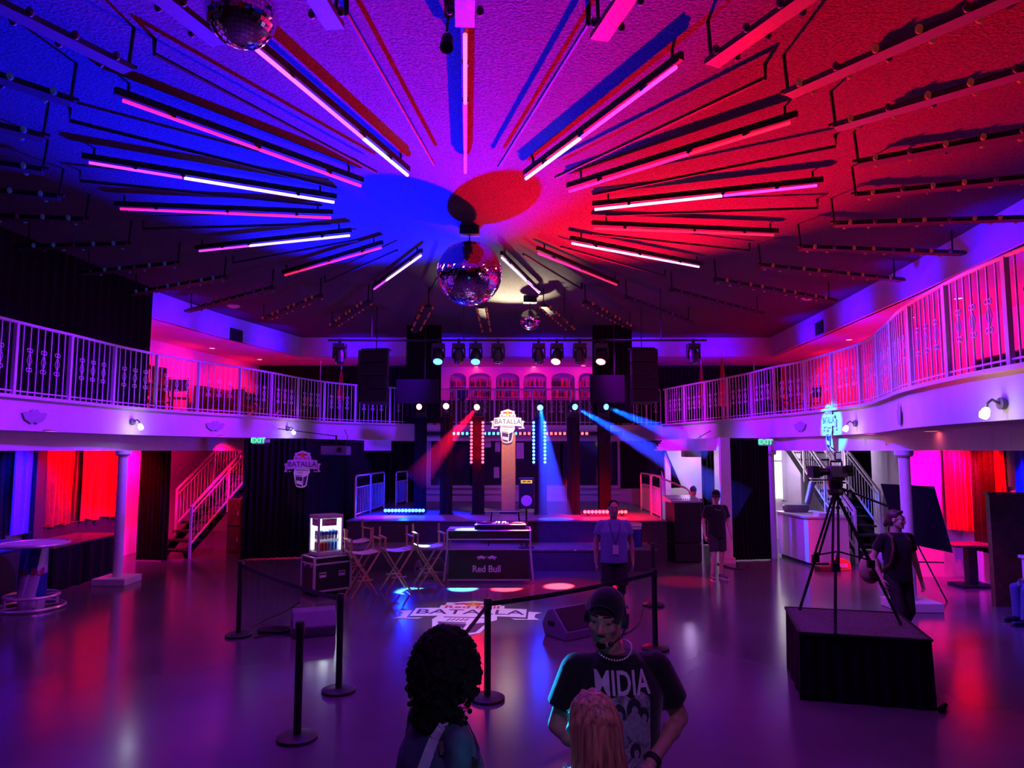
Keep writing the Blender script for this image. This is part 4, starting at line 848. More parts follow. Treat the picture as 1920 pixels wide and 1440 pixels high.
# ------------------------------------------------------------------ stairs
def staircase(x0,y0,dx,dy,wd,steps,lab,flip):
    t=thing('staircase',lab,'stairs',(x0,y0,0)); run=Vector((dx,dy,0)).normalized(); side=Vector((run.y,-run.x,0)); rise=.19; going=.27
    for k in range(steps):
        z=(k+1)*rise; c=run*(k*going); MB().bar(c+run*.02+side*-wd/2+Vector((0,0,z-.02)),c+run*.02+side*wd/2+Vector((0,0,z-.02)),.30,.045).build('tread',m_tread,t)
    b=MB()
    for s in (-.36,.36): b.bar(side*wd*s+Vector((0,0,.06)),side*wd*s+run*(steps*going)+Vector((0,0,steps*rise+.06-.12)),.05,.2)
    b.build('stringer',m_tread,t)
    for s in (-1,1):
        o=side*(wd/2+.02)*s; r=MB(); top=run*((steps-1)*going); up=Vector((0,0,1))
        st=0 if s*flip>0 else 2
        p=o+run*(st*going); r.bar(p+up*((st+1)*rise+.12),o+top+up*(steps*rise+.12),.035,.035); r.bar(p+up*((st+1)*rise+.98),o+top+up*(steps*rise+.98),.05,.04); r.bar(p+up*((st+1)*rise+.84),o+top+up*(steps*rise+.84),.03,.025)
        rl=r.build('handrail',m_white,t); q=MB(); n=(steps-st)*2
        for k in range(1,n):
            c=o+run*((st+(steps-1-st)*k/n)*going); zz=(st+1)*rise+(steps-1-st)*rise*k/n; q.bar(c+up*(zz+.12),c+up*(zz+.84),.014,.014)
        q.build('balusters',m_white,t)
        for k in (st,st+5,st+9):
            if k<steps: MB().bar(o+run*(k*going)+up*((k)*rise),o+run*(k*going)+up*((k+1)*rise+1.0),.05,.05).build('newel_post',m_white,t)
    return t
staircase(-7.95,16.98,.26,1,.82,14,'open black staircase with pale rails rising behind the left curtain',1)
staircase(8.12,16.1,-.04,1,.85,14,'open black staircase with white rails rising at the right',-1)
t=thing('locker','dark red wooden locker under the left staircase','cabinet',(-6.78,17.7,0)); MB().box(-.16,.16,-.18,.2,.0,1.32).build('body',m_wood,t)
for k in range(2): d=MB().box(-.15,.15,-.195,-.18,.06+k*.63,.64+k*.63).build('door',m_wood,t); MB().box(.09,.12,-.21,-.195,.3+k*.63,.4+k*.63).build('handle',m_alu,d)
# ------------------------------------------------------------------ booths at left and right
t=thing('booth_table','long dark table under the red curtains at left','table',(-8.55,13.9,0)); MB().box(-.52,.45,-1.15,1.1,.76,.80).build('top',m_wood,t,bev=.01)
b=MB(); b.grid(lambda u,v:(-.5+.95*u+.02*math.sin(30*u),-1.14+.02*math.sin(40*u),.01+.75*v),24,3,.02); b.grid(lambda u,v:(.44+.02*math.sin(40*u),-1.14+2.2*u,.01+.75*v),30,3,.02); b.build('table_skirt',m_drape,t)
for y in (-.7,.9): MB().box(-.3,-.2,y-.05,y+.05,0,.76).build('leg',m_mblack,t)
o=MB().lathe([(.03,0),(.035,.09),(.032,.09),(.028,.01),(.01,.008)],14).build('drinking_glass',m_clear); o.location=(-8.4,14.0,.801); tag(o,'small clear glass standing on the dark table under the red curtains','glass')
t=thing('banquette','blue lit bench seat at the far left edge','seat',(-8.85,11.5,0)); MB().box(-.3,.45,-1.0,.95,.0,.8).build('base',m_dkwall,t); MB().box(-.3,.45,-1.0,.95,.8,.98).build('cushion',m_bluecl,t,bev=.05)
o=MB().box(-.02,.02,-.45,.45,-.0,.03).build('x',m_white); bpy.data.objects.remove(o)
p=G(58,1140); t=thing('bar_table','round high table with a drink can printed column and ring foot rails','table',(p.x,p.y,0))
MB().lathe([(.01,1.0),(.47,1.0),(.47,1.02),(.01,1.025)],40).build('top',m_white,t); MB().tube([(.48*math.cos(a),.48*math.sin(a),1.01) for a in [2*PI*k/40 for k in range(40)]],.026,8,True).build('top_rim',m_chrome,t)
b=MB(); n=32
for i,(r0,z0,r1,z1) in enumerate(((.20,.17,.20,.55),(.20,.55,.20,1.0))):
    for k in range(n):
        a0=2*PI*k/n; a1=a0+2*PI/n; b.k=1 if ((k+4)//8+i)%2==0 else 0
        tw=.35; b.add([(r0*math.cos(a0),r0*math.sin(a0),z0),(r0*math.cos(a1),r0*math.sin(a1),z0),(r1*math.cos(a1+tw),r1*math.sin(a1+tw),z1),(r1*math.cos(a0+tw),r1*math.sin(a0+tw),z1)],[(0,1,2,3)])
b.build('column',[m_cansil,m_canblue],t)
me=text('Red Bull',.17,m_logo_r,'brand_lettering',t,UPRIGHT,.001,.8,.003); 
for q in me.data.vertices: a=q.co.x/.204-PI/2+.3; q.co=Vector((.204*math.cos(a),.204*math.sin(a),.58+q.co.z))
for r,z in ((.38,.20),(.47,.03)): MB().tube([(r*math.cos(a),r*math.sin(a),z) for a in [2*PI*k/40 for k in range(40)]],.024,8,True).build('foot_ring',m_chrome,t)
for k in range(4):
    a=PI/4+k*PI/2; b=MB(); b.bar((.2*math.cos(a),.2*math.sin(a),.2),(.38*math.cos(a),.38*math.sin(a),.2),.02,.02); b.bar((.36*math.cos(a),.36*math.sin(a),.03),(.36*math.cos(a),.36*math.sin(a),.2),.03,.03); b.bar((.1*math.cos(a),.1*math.sin(a),.03),(.47*math.cos(a),.47*math.sin(a),.03),.03,.02); b.build('spoke',m_chrome,t)
MB().lathe([(.19,.0),(.19,.17),(.01,.17)],24).build('foot',m_chrome,t)
# right side booth
p=G(1797,1098); t=thing('booth_table','dark pedestal table with a red lit top beside the red curtain at right','table',(p.x+.22,p.y-.05,0)); MB().box(-.45,.40,-.3,.3,.74,.78).build('top',m_wood,t,bev=.01); MB().box(-.08,.08,-.08,.08,.04,.74).build('pedestal',m_mblack,t); MB().box(-.3,.3,-.25,.25,0,.04).build('foot',m_mblack,t)
t=thing('booth_divider','tall dark wooden booth panel near the right edge','panel',(7.98,11.75,0)); MB().box(-.19,.9,-.05,.05,.0,1.78).build('panel',m_wood,t); MB().box(-.22,.92,-.06,.06,1.78,1.82).build('cap',m_wood,t)
t=thing('low_wall','low white ledge at the right edge behind the seated person','ledge',(8.05,11.3,0)); MB().box(-.04,.85,-.06,.06,0,.82).build('panel',m_wall,t); MB().box(-.08,.87,-.09,.09,.82,.87).build('cap',m_white,t,bev=.01)
t=thing('bench','dark bench carrying the seated person at the right edge','bench',(7.88,10.55,0)); MB().box(-.22,.4,-.4,.4,.35,.41).build('seat',m_wood,t)
for x in (-.18,.33): MB().box(x-.03,x+.03,-.35,.35,0,.35).build('leg',m_mblack,t)
p=G(1545,1052); t=thing('counter','pale grey serving counter below the right staircase','counter',(6.95,16.2,0),R(4))
MB().box(-.5,.42,-.42,1.1,.06,1.02).build('body',m_wall,t,bev=.01); MB().box(-.55,.45,-.46,1.14,1.02,1.06).build('worktop',m_alu,t); MB().box(-.45,.38,-.36,1.05,.0,.06).build('plinth',m_black,t)
o=MB().box(-.25,.2,-.15,.15,0,.07).build('cardboard_tray',m_paper); o.location=(7.0,15.95,1.06); tag(o,'pale flat tray on the grey counter','tray')
t=thing('open_case','dark instrument case standing open at the back of the counter','case',(6.72,17.0,1.06),R(-15)); b=MB(); b.lathe([(.02,0),(.26,.0),(.30,.06),(.30,.14),(.27,.17),(.02,.17)],20); b.v=[(v[0],v[1]*.6,v[2]) for v in b.v]; b.build('base',m_mon,t)
b=MB(); b.M=T(.33,.1,.42)@RY(14); b.box(-.05,.05,-.18,.18,-.24,.3); b.build('lid',m_mon,t,bev=.03)
p=G(1575,1068); t=thing('floor_sign','orange yellow plastic warning wedge lying on the floor by the stairs','floor sign',(p.x,p.y,0),R(8)); b=MB(); b.prism([(-.19,0),(.19,0),(.17,.17),(.05,.24),(-.05,.24),(-.17,.12)],-.12,.12); b.v=[(v[0],v[2],v[1]) for v in b.v]; b.build('body',m_orange,t,bev=.01); MB().box(-.1,.1,-.13,-.12,.06,.14).build('face_label',m_paper,t)
t=thing('guitar_bag','pale patterned bag leaning by the foot of the right stairs','bag',(8.15,15.75,0),R(-10)); b=MB(); b.ell((0,0,.33),(.2,.13,.33),16,10); b.build('body',m_paper,t); b=MB(); b.tube([(-.1,-.13,.15),(-.12,-.17,.35),(-.05,-.13,.6)],.015,6); b.build('strap',m_black,t)
o=MB().box(-.22,.22,-.14,.14,0,.1).build('dustpan_box',m_wood,bev=.01); q=G(1552,1070); o.location=(q.x,q.y,0); o['label']='flat reddish box on the floor left of the orange wedge'; o['category']='box'
m_board=mat('black_foam_board',(.008,.008,.009),.9,nz=.1,spec=.05)
# ------------------------------------------------------------------ easel with black board
q=[D(1652,907,12.9),D(1752,912,12.5),D(1787,1037,11.9),D(1686,1016,12.3)]
t=thing('easel','thin metal easel holding the black board at right','easel',((q[2].x+q[3].x)/2,12.6,0)); X0,Y0=t.location.x,t.location.y
apex=Vector((-.15,.25,1.75))
for a in (Vector((-.42,-.35,0)),Vector((.28,-.55,0)),Vector((-.05,.75,0))): MB().tube([a,apex],.013,6).build('leg',m_mblack,t)
b=MB(); b.tube([(-.40,-.27,.62),(.35,-.40,.62)],.012,6); b.tube([(-.33,-.2,.95),(.15,-.3,.95)],.01,6); b.build('ledge',m_mblack,t)
b=MB(); vs=[]
for dy in (0,.02):
    for p in (q[0],q[1],q[2],q[3]): vs.append((p.x-X0,p.y-Y0+dy,p.z))
b=MB(); b.add(vs,[(0,1,2,3),(7,6,5,4),(0,4,5,1),(1,5,6,2),(2,6,7,3),(3,7,4,0)]); o=b.build('display_board',m_board); o.location=(X0,Y0,0); tag(o,'big plain black board tilted on the easel in front of the pink wall','board')
# ------------------------------------------------------------------ camera platform and video camera
P4=[G(1512,1187,.66),G(1746,1201,.66),G(1675,1149,.66),G(1472,1137,.66)]; cen=sum(P4,Vector())/4; ux=(P4[1]-P4[0]); rz=math.atan2(ux.y,ux.x)
t=thing('camera_riser','low riser with black skirting and a grey carpet top','platform',(cen.x,cen.y,0),rz); hw,hd=.60,.60
b=MB()
def sk(u,v):
    d=u*4; s=int(min(d,3.999)); f=d-s; c=[(-1,-1),(1,-1),(1,1),(-1,1),(-1,-1)]; x=c[s][0]*(1-f)+c[s+1][0]*f; y=c[s][1]*(1-f)+c[s+1][1]*f
    k=1+.012*math.sin(u*90)*(1-v)+.03*(1-v)
    return (x*hw*k,y*hd*k,.64*v+.004)
b.grid(sk,160,6,.02); b.build('skirt',m_drape,t,sharp=60); MB().box(-hw,hw,-hd,hd,.60,.66).build('deck',m_carpet,t); f=MB()
for s in (1,-1): f.bar((-hw,s*hd,.655),(hw,s*hd,.655),.03,.025); f.bar((s*hw,-hd,.655),(s*hw,hd,.655),.03,.025)
f.build('edge_strip',m_mblack,t)
b=MB(); b.cap((hw+.03,-hd-.06,.03),(hw+.12,-hd+.10,.03),.03,.02); b.build('skirt_corner_fold',m_drape,t)
F3=[G(1500,1141,.684),G(1566,1188,.684),G(1688,1168,.684)]; tc=(F3[0]+F3[1]+F3[2])/3; ap=D(1567,925,tc.y-.02)
t=thing('camera_tripod','tall black camera tripod standing on the carpeted riser','tripod',(tc.x,tc.y,.66)); L_=lambda p:Vector((p.x-tc.x,p.y-tc.y,p.z-.66)); A=L_(ap)
for f in F3:
    q=L_(f); d=(A-q); lg=MB(); s=Vector((-d.y,d.x,0)).normalized()*.03
    lg.tube([q,q+d*.5],.016,7); lg.tube([q+d*.42+s,A+s*.7],.013,7); lg.tube([q+d*.42-s,A-s*.7],.013,7); l=lg.build('leg',m_mblack,t)
    MB().cb(q+d*.45,(.07,.05,.08)).build('leg_clamp',m_black,l); MB().ell(q+Vector((0,0,.0)),.022,8,6).build('foot',m_black,l)
b=MB(); 
for f in F3: q=L_(f); b.tube([Vector((A.x,A.y,A.z-.62)),q+(A-q)*.48],.01,6)
b.build('mid_spreader',m_mblack,t); MB().lathe([(.07,0),(.08,.03),(.06,.07),(.075,.10),(.075,.16)],18,c=A-Vector((0,0,.02))).build('fluid_head',m_black,t)
MB().tube([A+Vector((.05,0,.06)),A+Vector((.42,-.28,-.12))],.012,6).build('pan_handle',m_mblack,t)
vc=thing('video_camera','large broadcast video camera with viewfinder on the tall tripod','camera',(ap.x+.02,ap.y,ap.z+.145),R(8)); vc.scale=(.72,.72,.8)
MB().box(-.13,.14,-.07,.07,.03,.19).build('body',m_mon,vc,bev=.015); MB().box(-.12,.10,-.05,.05,-.01,.03).build('mount_plate',m_black,vc)
b=MB(); b.M=T(-.13,0,.11)@RY(-90); b.lathe([(.045,0),(.05,.10),(.065,.11),(.065,.19),(.055,.2)],20); b.build('lens',m_black,vc)
MB().box(-.43,-.32,-.09,.09,.03,.19).build('matte_box',m_black,vc,bev=.01); MB().box(.14,.25,-.05,.05,.05,.17).build('battery',m_black,vc,bev=.01)
b=MB(); b.tube([(-.09,0,.19),(-.09,0,.25),(.09,0,.25),(.09,0,.19)],.014,8); b.build('handle',m_black,vc)
b=MB(); b.box(-.07,.03,-.10,-.06,.27,.38); k=b.build('monitor',m_black,vc,bev=.006); MB().box(-.065,.02,-.106,-.10,.285,.365).build('monitor_screen',glow('camera_screen',(.35,.3,.75),.5),k); MB().cyl((0,-.06,.24),(0,-.08,.29),.01,n=6).build('monitor_arm',m_black,k)
b=MB(); b.tube([(.06,0,.24),(.10,.02,.33),(-.06,.02,.44)],.008,6); b.tube([(.05,.02,.24),(-.12,.03,.47)],.006,6); b.build('antenna',m_mblack,vc); MB().box(.1,.2,-.12,-.05,.12,.2).build('viewfinder',m_black,vc,bev=.01)
for y in (-.045,.045): MB().cyl((-.45,y,0),(.1,y,0),.008,n=6).build('support_rod',m_mblack,vc)
# ------------------------------------------------------------------ lamps and fittings on the balcony front
def fascia_pt(px,py,path,off=.09):
    best=None
    for p,q in zip(path,path[1:]):
        for k in range(10):
            c=p.lerp(q,k/10); r=ray(px,py); e=abs(c.x-r.x*c.y/r.y)
            if best is None or e<best[0]: best=(e,c,(q-p).normalized())
    c,t=best[1],best[2]; n=Vector((-t.y,t.x,0)); n=n if n.dot(Vector((-c.x,8-c.y,0)))>0 else -n
    P=D(px,py,c.y); return Vector((c.x,c.y,P.z))+n*.0,n
def sconce(px,py,path,lab,gm,c):
    P,n=fascia_pt(px,py,path); t=thing('wall_sconce',lab,'wall lamp',P+n*.05,math.atan2(n.y,n.x)+PI/2,'wall lamps under the balcony railing')
    b=MB(); b.cyl((0,.06,.06),(0,-.0,.06),.06,n=16); b.build('backplate',m_mon,t); MB().tube([(0,0,.06),(0,-.07,.10),(0,-.12,.06),(.0,-.13,.0)],.015,8).build('arm',m_mon,t)
    b=MB(); b.M=T(.0,-.13,.0)@RX(-25); b.lathe([(.02,.02),(.035,.0),(.048,-.05),(.036,-.09),(.01,-.095)],16); b.build('glass_shade',gm,t)
    lamp('POINT','sconce_lamp',P+n*.24+Vector((0,0,-.05)),5.5,c,.06)
sconce(246,797,LP,'glowing white wall lamp on the left balcony front, nearest',g_cool,(.85,.85,1)); sconce(537,808,LP,'glowing white wall lamp on the left balcony front, farther, above the black curtain',g_cool,(.85,.85,1))
sconce(1606,800,RP,'glowing warm wall lamp on the right balcony front beside the projected logo',g_warm,WARM); sconce(1884,768,RP,'glowing warm wall lamp on the right balcony front at the photo edge',g_warm,WARM)
m_sten=mat('grey_stencil',(.40,.36,.44),.8)
def stencil(px,py,path,lab,crown=False):
    P,n=fascia_pt(px,py,path); t=thing('wall_ornament',lab,'ornament',P+n*.03,math.atan2(n.y,n.x)+PI/2)
    b=MB(); b.M=UPRIGHT; 
    b.prism([(-.26,.04),(-.20,.06),(-.1,.05),(-.05,.11),(0,.06),(.05,.11),(.1,.05),(.20,.06),(.26,.04),(.2,-.06),(.12,-.09),(.06,-.12),(0,-.09),(-.06,-.12),(-.12,-.09),(-.2,-.06)] if not crown else [(-.14,.06),(-.08,.03),(-.05,.12),(0,.17),(.05,.12),(.08,.03),(.14,.06),(.1,-.12),(0,-.16),(-.1,-.12)],0,.006); b.build('relief',m_sten,t)
stencil(62,780,LP,'faint grey garland ornament on the left balcony front near the edge'); stencil(402,798,LP,'faint grey garland ornament on the left balcony front, right of the wall lamp'); stencil(1502,799,RP,'faint grey garland ornament left of the projected logo'); stencil(1690,776,RP,'grey crown ornament on the right balcony front between the wall lamps',True)
P,n=fascia_pt(1558,790,RP); t=thing('projection_decal','cyan lit decal for the projected logo on the right balcony front above the camera','sign',P+n*.04,math.atan2(n.y,n.x)+PI/2)  # solid white decal drawn in place of projected light
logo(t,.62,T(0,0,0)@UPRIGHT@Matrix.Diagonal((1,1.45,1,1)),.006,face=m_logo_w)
# red downlight fittings
dl=thing('downlight','round red downlight in the soffit, nearest the ceiling drape on the left balcony','ceiling light',(0,0,0),0,'red downlights of the balcony'); MB().lathe([(.11,.0),(.11,-.015),(.08,-.02),(.08,0)],20).build('trim_ring',m_white,dl); MB().lathe([(.078,-.004),(.078,-.012),(.01,-.014)],18).build('lens',glow('red_downlight',(1,.1,.12),10),dl)
DL=[((264,615),5.57,None),((398,652),5.57,'round red downlight in the soffit, second one of the left balcony'),((487,673),5.57,'round red downlight in the soffit, farthest one of the left balcony'),((1592,636),5.57,'round red downlight in the soffit, farthest one of the right balcony'),((1707,594),5.57,'round red downlight in the soffit, middle one of the right balcony'),((1797,558),5.57,'round red downlight in the soffit, nearest one of the right balcony'),
((893,687),5.57,'red downlight over the bar, left one'),((1001,687),5.57,'red downlight over the bar, middle one'),((1094,685),5.57,'red downlight over the bar, right one'),
((97,806),2.8,'red downlight under the left balcony, above the red curtains'),((418,816),2.8,'red downlight under the left balcony, near the exit sign'),((1632,812),2.8,'pale downlight under the right balcony, beside the wall lamp'),((1745,806),2.8,'reddish downlight under the right balcony, farther right')]
for i,((px,py),z,lab) in enumerate(DL):
    p=G(px,py,z); c=dl if i==0 else dup(dl,label=lab); c.location=(p.x,p.y,z-.002)
# exit signs
def exit_sign(px,py,Y,w,lab):
    p=D(px,py,Y); t=thing('exit_sign',lab,'sign',p); h=w*.62; MB().box(-w/2,w/2,0,.05,-h/2,h/2).build('housing',m_white,t,bev=.006)
    MB().box(-w*.46,w*.46,-.006,0,-h*.42,h*.42).build('face',glow('exit_face',(.0,.30,.12),.5),t); text('EXIT',h*.92,g_exit,'lettering',t,T(0,-.008,0)@UPRIGHT,.002,1.05,.006)
    b=MB(); b.box(w/2,w/2+.12,0,.04,-.05,.03); b.build('lamp_head',m_white,t)
exit_sign(484,826,16.2,.27,'green lit EXIT sign above the black curtain at left'); exit_sign(1435,829,16.1,.27,'green lit EXIT sign above the slim column at right'); exit_sign(548,632,22.9,.2,'tiny green EXIT sign high on the upper back wall at left')
# vents, emergency lamps, ceiling gadgets
for px,py,pth,lab in ((440,629,((-8.44,15.85),(-8.0,18.8),(-6.95,23.1)),'black square air vent high on the left upper wall'),(1541,615,((8.34,18.86),(8.0,14.0)),'black square air vent high on the right upper wall')):
    path=[Vector((x,y,0)) for x,y in pth]; P,n=fascia_pt(px,py,path); t=thing('air_vent',lab,'vent',P+n*.08,math.atan2(n.y,n.x)+PI/2); MB().box(-.28,.28,-.01,.02,-.17,.17).build('frame',m_mblack,t)
    b=MB()
    for k in range(6): b.box(-.25,.25,-.02,-.01,-.14+k*.05,-.12+k*.05)
    b.build('louvres',m_black,t)
for px,py,Y,lab,gm in ((592,620,22.6,'small warm spot lamp under the ceiling at left of the back',g_warm),(1357,617,22.6,'small warm spot lamp under the ceiling at right of the back',g_warm),(1443,620,22.6,'small red lamp under the ceiling near the right corner',g_redlamp)):
    p=D(px,py,Y); t=thing('ceiling_spot',lab,'ceiling light',(p.x,Y,p.z)); b=MB(); b.cyl((0,0,.03),(0,0,ZC-p.z),.015,n=6); b.build('stem',m_mblack,t); b=MB(); b.M=RX(110); b.lathe([(.03,-.08),(.06,0),(.06,.06),(.045,.06)],14); b.build('housing',m_mblack,t); b=MB(); b.M=RX(110); b.lathe([(.05,.055),(.05,.065),(.01,.075)],14); b.build('lens',gm,t)
for px,py,lab in ((438,572,'pale round smoke detector on the dark ceiling at left'),(1515,557,'pale round smoke detector on the dark ceiling at right')):
    p=G(px,py,ZC); o=MB().lathe([(.16,0),(.16,-.03),(.09,-.07),(.01,-.07)],20).build('smoke_detector',m_white); o.location=p; tag(o,lab,'smoke detector')
p=G(838,80,6.05); t=thing('ceiling_spot','small black spotlight hanging near the salmon tube at the top','ceiling light',p); MB().cyl((0,0,.1),(0,0,.15),.012,n=6).build('stem',m_mblack,t); b=MB(); b.M=RX(150); b.lathe([(.03,-.09),(.05,-.08),(.06,.08),(.05,.08)],14); b.build('housing',m_mblack,t)
# projectors hung under the side balconies
for px,py,Y,lab in ((630,843,17.5,'dark projector hanging on a bracket left of the stage'),(1302,848,19.7,'reddish lit projector hanging on a bracket right of the stage')):
    p=D(px,py,Y); t=thing('projector',lab,'projector',p); MB().box(-.32,.32,-.22,.22,-.13,.09).build('body',m_mon,t,bev=.02); b=MB(); b.M=T(.14,-.22,0)@RX(90); b.lathe([(.06,0),(.06,.05),(.045,.05)],16); b.build('lens',m_black,t)
    b=MB(); b.cyl((0,0,.07),(0,0,.35),.025,n=8); b.bar((-.15,0,.1),(.15,0,.1),.04,.02); pth=LP if px<960 else RP; nq=min(pth,key=lambda c:(c.x-p.x)**2+(c.y-p.y)**2); b.cyl((0,0,.33),(nq.x-p.x,nq.y-p.y,3.05-p.z),.011,n=6); b.tube([(.2,.1,.05),(.26,.1,.3),(.18,.1,.5)],.008,5); b.build('bracket',m_mblack,t)
# ------------------------------------------------------------------ bar behind the back balcony
YB=25.9; b=MB(); ARX=[(843,874),(879,921),(930,974),(982,1025),(1034,1078),(1085,1118)]
AX=[(D(a,720,YB).x,D(c,720,YB).x) for a,c in ARX]; zb,zs,zt=4.15,5.08,5.3
def archwall():
    vs=[]; fs=[]; xs0,xs1=-2.75,4.0; b=MB(); cur=xs0
    for x0,x1 in AX:
        b.box(cur,x0,YB,YB+.12,3.3,5.57); cur=x1; b.box(x0,x1,YB,YB+.12,3.3,zb)
        n=10; 
        for k in range(n):
            a=PI*(1-k/n); c=PI*(1-(k+1)/n); xa=(x0+x1)/2+(x1-x0)/2*math.cos(a); xc=(x0+x1)/2+(x1-x0)/2*math.cos(c); za=zs+.2*math.sin(a)+.06; z2=zs+.2*math.sin(c)+.06
            b.add([(xa,YB,za),(xc,YB,z2),(xc,YB,5.57),(xa,YB,5.57),(xa,YB+.12,za),(xc,YB+.12,z2),(xc,YB+.12,5.57),(xa,YB+.12,5.57)],[(0,1,2,3),(7,6,5,4),(0,4,5,1),(3,2,6,7)])
    b.box(cur,xs1,YB,YB+.12,3.3,5.57); b.box(xs0,xs1,YB+.45,YB+.5,3.3,5.57)
    return b
struct(archwall().build('wall_bar',m_wall)); 
b=MB(); b.box(-2.75,-2.6,23.2,26,3.3,5.57); b.box(3.9,4.0,23.2,26,3.3,5.57); struct(b.build('wall_bar_return',m_wall))
m_sh=mat('glass_shelf',(.5,.5,.55),.15,nz=.05)
BOT=[]
for cname,cc in (('clear',(.55,.5,.5)),('amber',(.45,.16,.03)),('green',(.06,.22,.08)),('dark',(.04,.02,.03)),('red',(.6,.05,.05))):
    m=mat(cname+'_bottle',cc,.12,nz=.15,spec=.8)
    for h_ in (.27,.33):
        q=MB(); q.lathe([(.036,0),(.038,.01),(.038,h_*.58),(.014,h_*.74),(.013,h_*.95),(.016,h_*.96),(.016,h_)],10); me=q.mesh('bottle'); me.materials.append(m); BOT.append(me)
names=['leftmost arched niche','second arched niche from the left','third arched niche','fourth arched niche','fifth arched niche','rightmost arched niche']
for i,(x0,x1) in enumerate(AX):
    s=MB().box(x0,x1,YB+.12,YB+.44,4.83,4.85).build('glass_shelf',m_sh); tag(s,'glass shelf of bottles in the '+names[i]+' of the bar','shelf')
    s=MB().box(x0,x1,YB+.12,YB+.44,zb-.03,zb).build('niche_ledge',m_sh); tag(s,'lower ledge of the '+names[i]+' of the bar','shelf')
    for z,wh in ((4.85,'upper shelf'),(zb+.32,'lower shelf')):
        if z<4.8: r_=MB().box(x0,x1,YB+.12,YB+.44,z-.02,z).build('glass_shelf',m_sh); tag(r_,'lower glass shelf of bottles in the '+names[i]+' of the bar','shelf')
        n=int((x1-x0)/.088)
        for k in range(n):
            o=link('bottle',random.choice(BOT)); o.location=(x0+.06+k*.088,YB+.2+.1*(k%2),z); tag(o,'bottle among those on the %s of the %s'%(wh,names[i]),'bottle','bottles on the %s of the %s'%(wh,names[i]))
t=thing('bar_counter','dark long bar counter behind the back railing','counter',(.6,24.3,3.3)); MB().box(-3.0,3.2,-.25,.25,0,.86).build('body',m_wood,t); MB().box(-3.05,3.25,-.32,.3,.86,.9).build('worktop',m_dkwall,t)
p=D(866,736,24.3); t=thing('till_monitor','dark till monitor on the left end of the bar counter','monitor',(p.x,24.3,4.2)); MB().box(-.22,.22,-.02,.03,.1,.42).build('screen',m_black,t); MB().box(-.08,.08,-.06,.08,0,.1).build('foot',m_black,t)
# ------------------------------------------------------------------ balcony furniture
def umbrella(px,py0,py1,Y,lab):
    p=D(px,py1,Y); z1=D(px,py0,Y).z; t=thing('closed_umbrella',lab,'umbrella',(p.x,Y,3.3)); h=z1-3.3
    MB().cyl((0,0,.03),(0,0,h+.1),.02,n=8).build('pole',m_alu,t); b=MB(); n=16; prof=[(.11,max(.4,p.z-3.3)),(.10,max(.4,p.z-3.3)+.25),(.06,h*.75),(.02,h)]; b.lathe(prof,n); b.v=[(x*(1+.18*math.cos(6*math.atan2(y,x))),y*(1+.18*math.cos(6*math.atan2(y,x))),z) for x,y,z in b.v]; b.build('canopy',m_red,t); MB().lathe([(.22,0),(.22,.05),(.03,.06)],18).build('base',m_mblack,t)
umbrella(639,692,750,23.4,'closed red umbrella on the left balcony beside the line array'); umbrella(1356,672,762,21.2,'closed red umbrella on the right balcony, the larger one'); umbrella(1316,682,760,23.0,'closed thin umbrella just left of the larger one on the right balcony'); umbrella(1470,678,760,20.2,'closed thin umbrella at the right bend of the right balcony')
for px,Y,lab in ((601,23.6,'thin pale pole standing on the left balcony'),(1414,23.4,'thin pale pole standing on the right balcony')):
    p=D(px,700,Y); o=MB().cyl((0,0,0),(0,0,2.2),.02,n=8).build('pole',m_alu); o.location=(p.x,Y,3.3); o.name='metal_pole'; tag(o,lab,'pole')
def cafe_chair():
    t=thing('stacking_chair','x','chair',(0,0,0))
    for x in (-.2,.2):
        for y in (-.2,.2): MB().tube([(x,y,0),(x*.95,y*.95,.45)],.012,6).build('leg',m_mblack,t)
    MB().box(-.22,.22,-.22,.22,.43,.47).build('seat',m_wood,t,bev=.01); b=MB(); b.tube([(-.21,.21,.45),(-.21,.27,.92),(.21,.27,.92),(.21,.21,.45)],.013,6); b.build('back_frame',m_mblack,t); MB().box(-.2,.2,.245,.262,.62,.88).build('backrest',m_wood,t); return t
def cafe_table(x,y,lab,r=.38):
    t=thing('cafe_table',lab,'table',(x,y,3.3)); MB().lathe([(.01,.72),(r,.72),(r,.76),(.01,.76)],24).build('top',m_wood,t); MB().cyl((0,0,.03),(0,0,.72),.035,n=10).build('pedestal',m_mblack,t); MB().lathe([(.24,0),(.24,.03),(.02,.04)],20).build('base',m_mblack,t)
cafe_table(-8.6,17.9,'dark cafe table on the left balcony, nearer one'); cafe_table(-8.3,20.1,'dark cafe table on the left balcony, farther one'); cafe_table(7.3,18.6,'dark cafe table on the right balcony behind the railing')
cp=None
for x,y,rz,lab in ((-8.0,17.0,200,'dark chair on the left balcony in front of the nearer cafe table'),(-9.2,18.4,80,'dark chair on the left balcony against the red lit wall'),(-7.4,19.6,160,'dark chair on the left balcony between the two cafe tables'),(-7.5,20.9,60,'dark chair on the left balcony beside the farther cafe table'),(-6.6,22.0,-60,'dark chair on the left balcony nearest the closed umbrella'),(7.0,17.7,190,'dark chair on the right balcony in front of the cafe table'),(7.9,18.9,-80,'dark chair on the right balcony right of the cafe table'),(7.3,19.5,0,'dark chair on the right balcony behind the cafe table')):
    if cp is None: cp=cafe_chair(); c=cp; cp['label']=lab
    else: c=dup(cp,label=lab)
    c.location=(x,y,3.3); c.rotation_euler=(0,0,R(rz))
t=thing('service_shelf','tall dark shelf unit against the left balcony wall','shelf',(-9.75,18.1,3.3),R(-8)); 
for z in (.05,.5,.95,1.4): MB().box(-.25,.25,-1.1,1.1,z,z+.03).build('shelf_board',m_wood,t)
for y in (-1.1,1.07): MB().box(-.25,.25,y,y+.03,0,1.43).build('side_panel',m_wood,t)
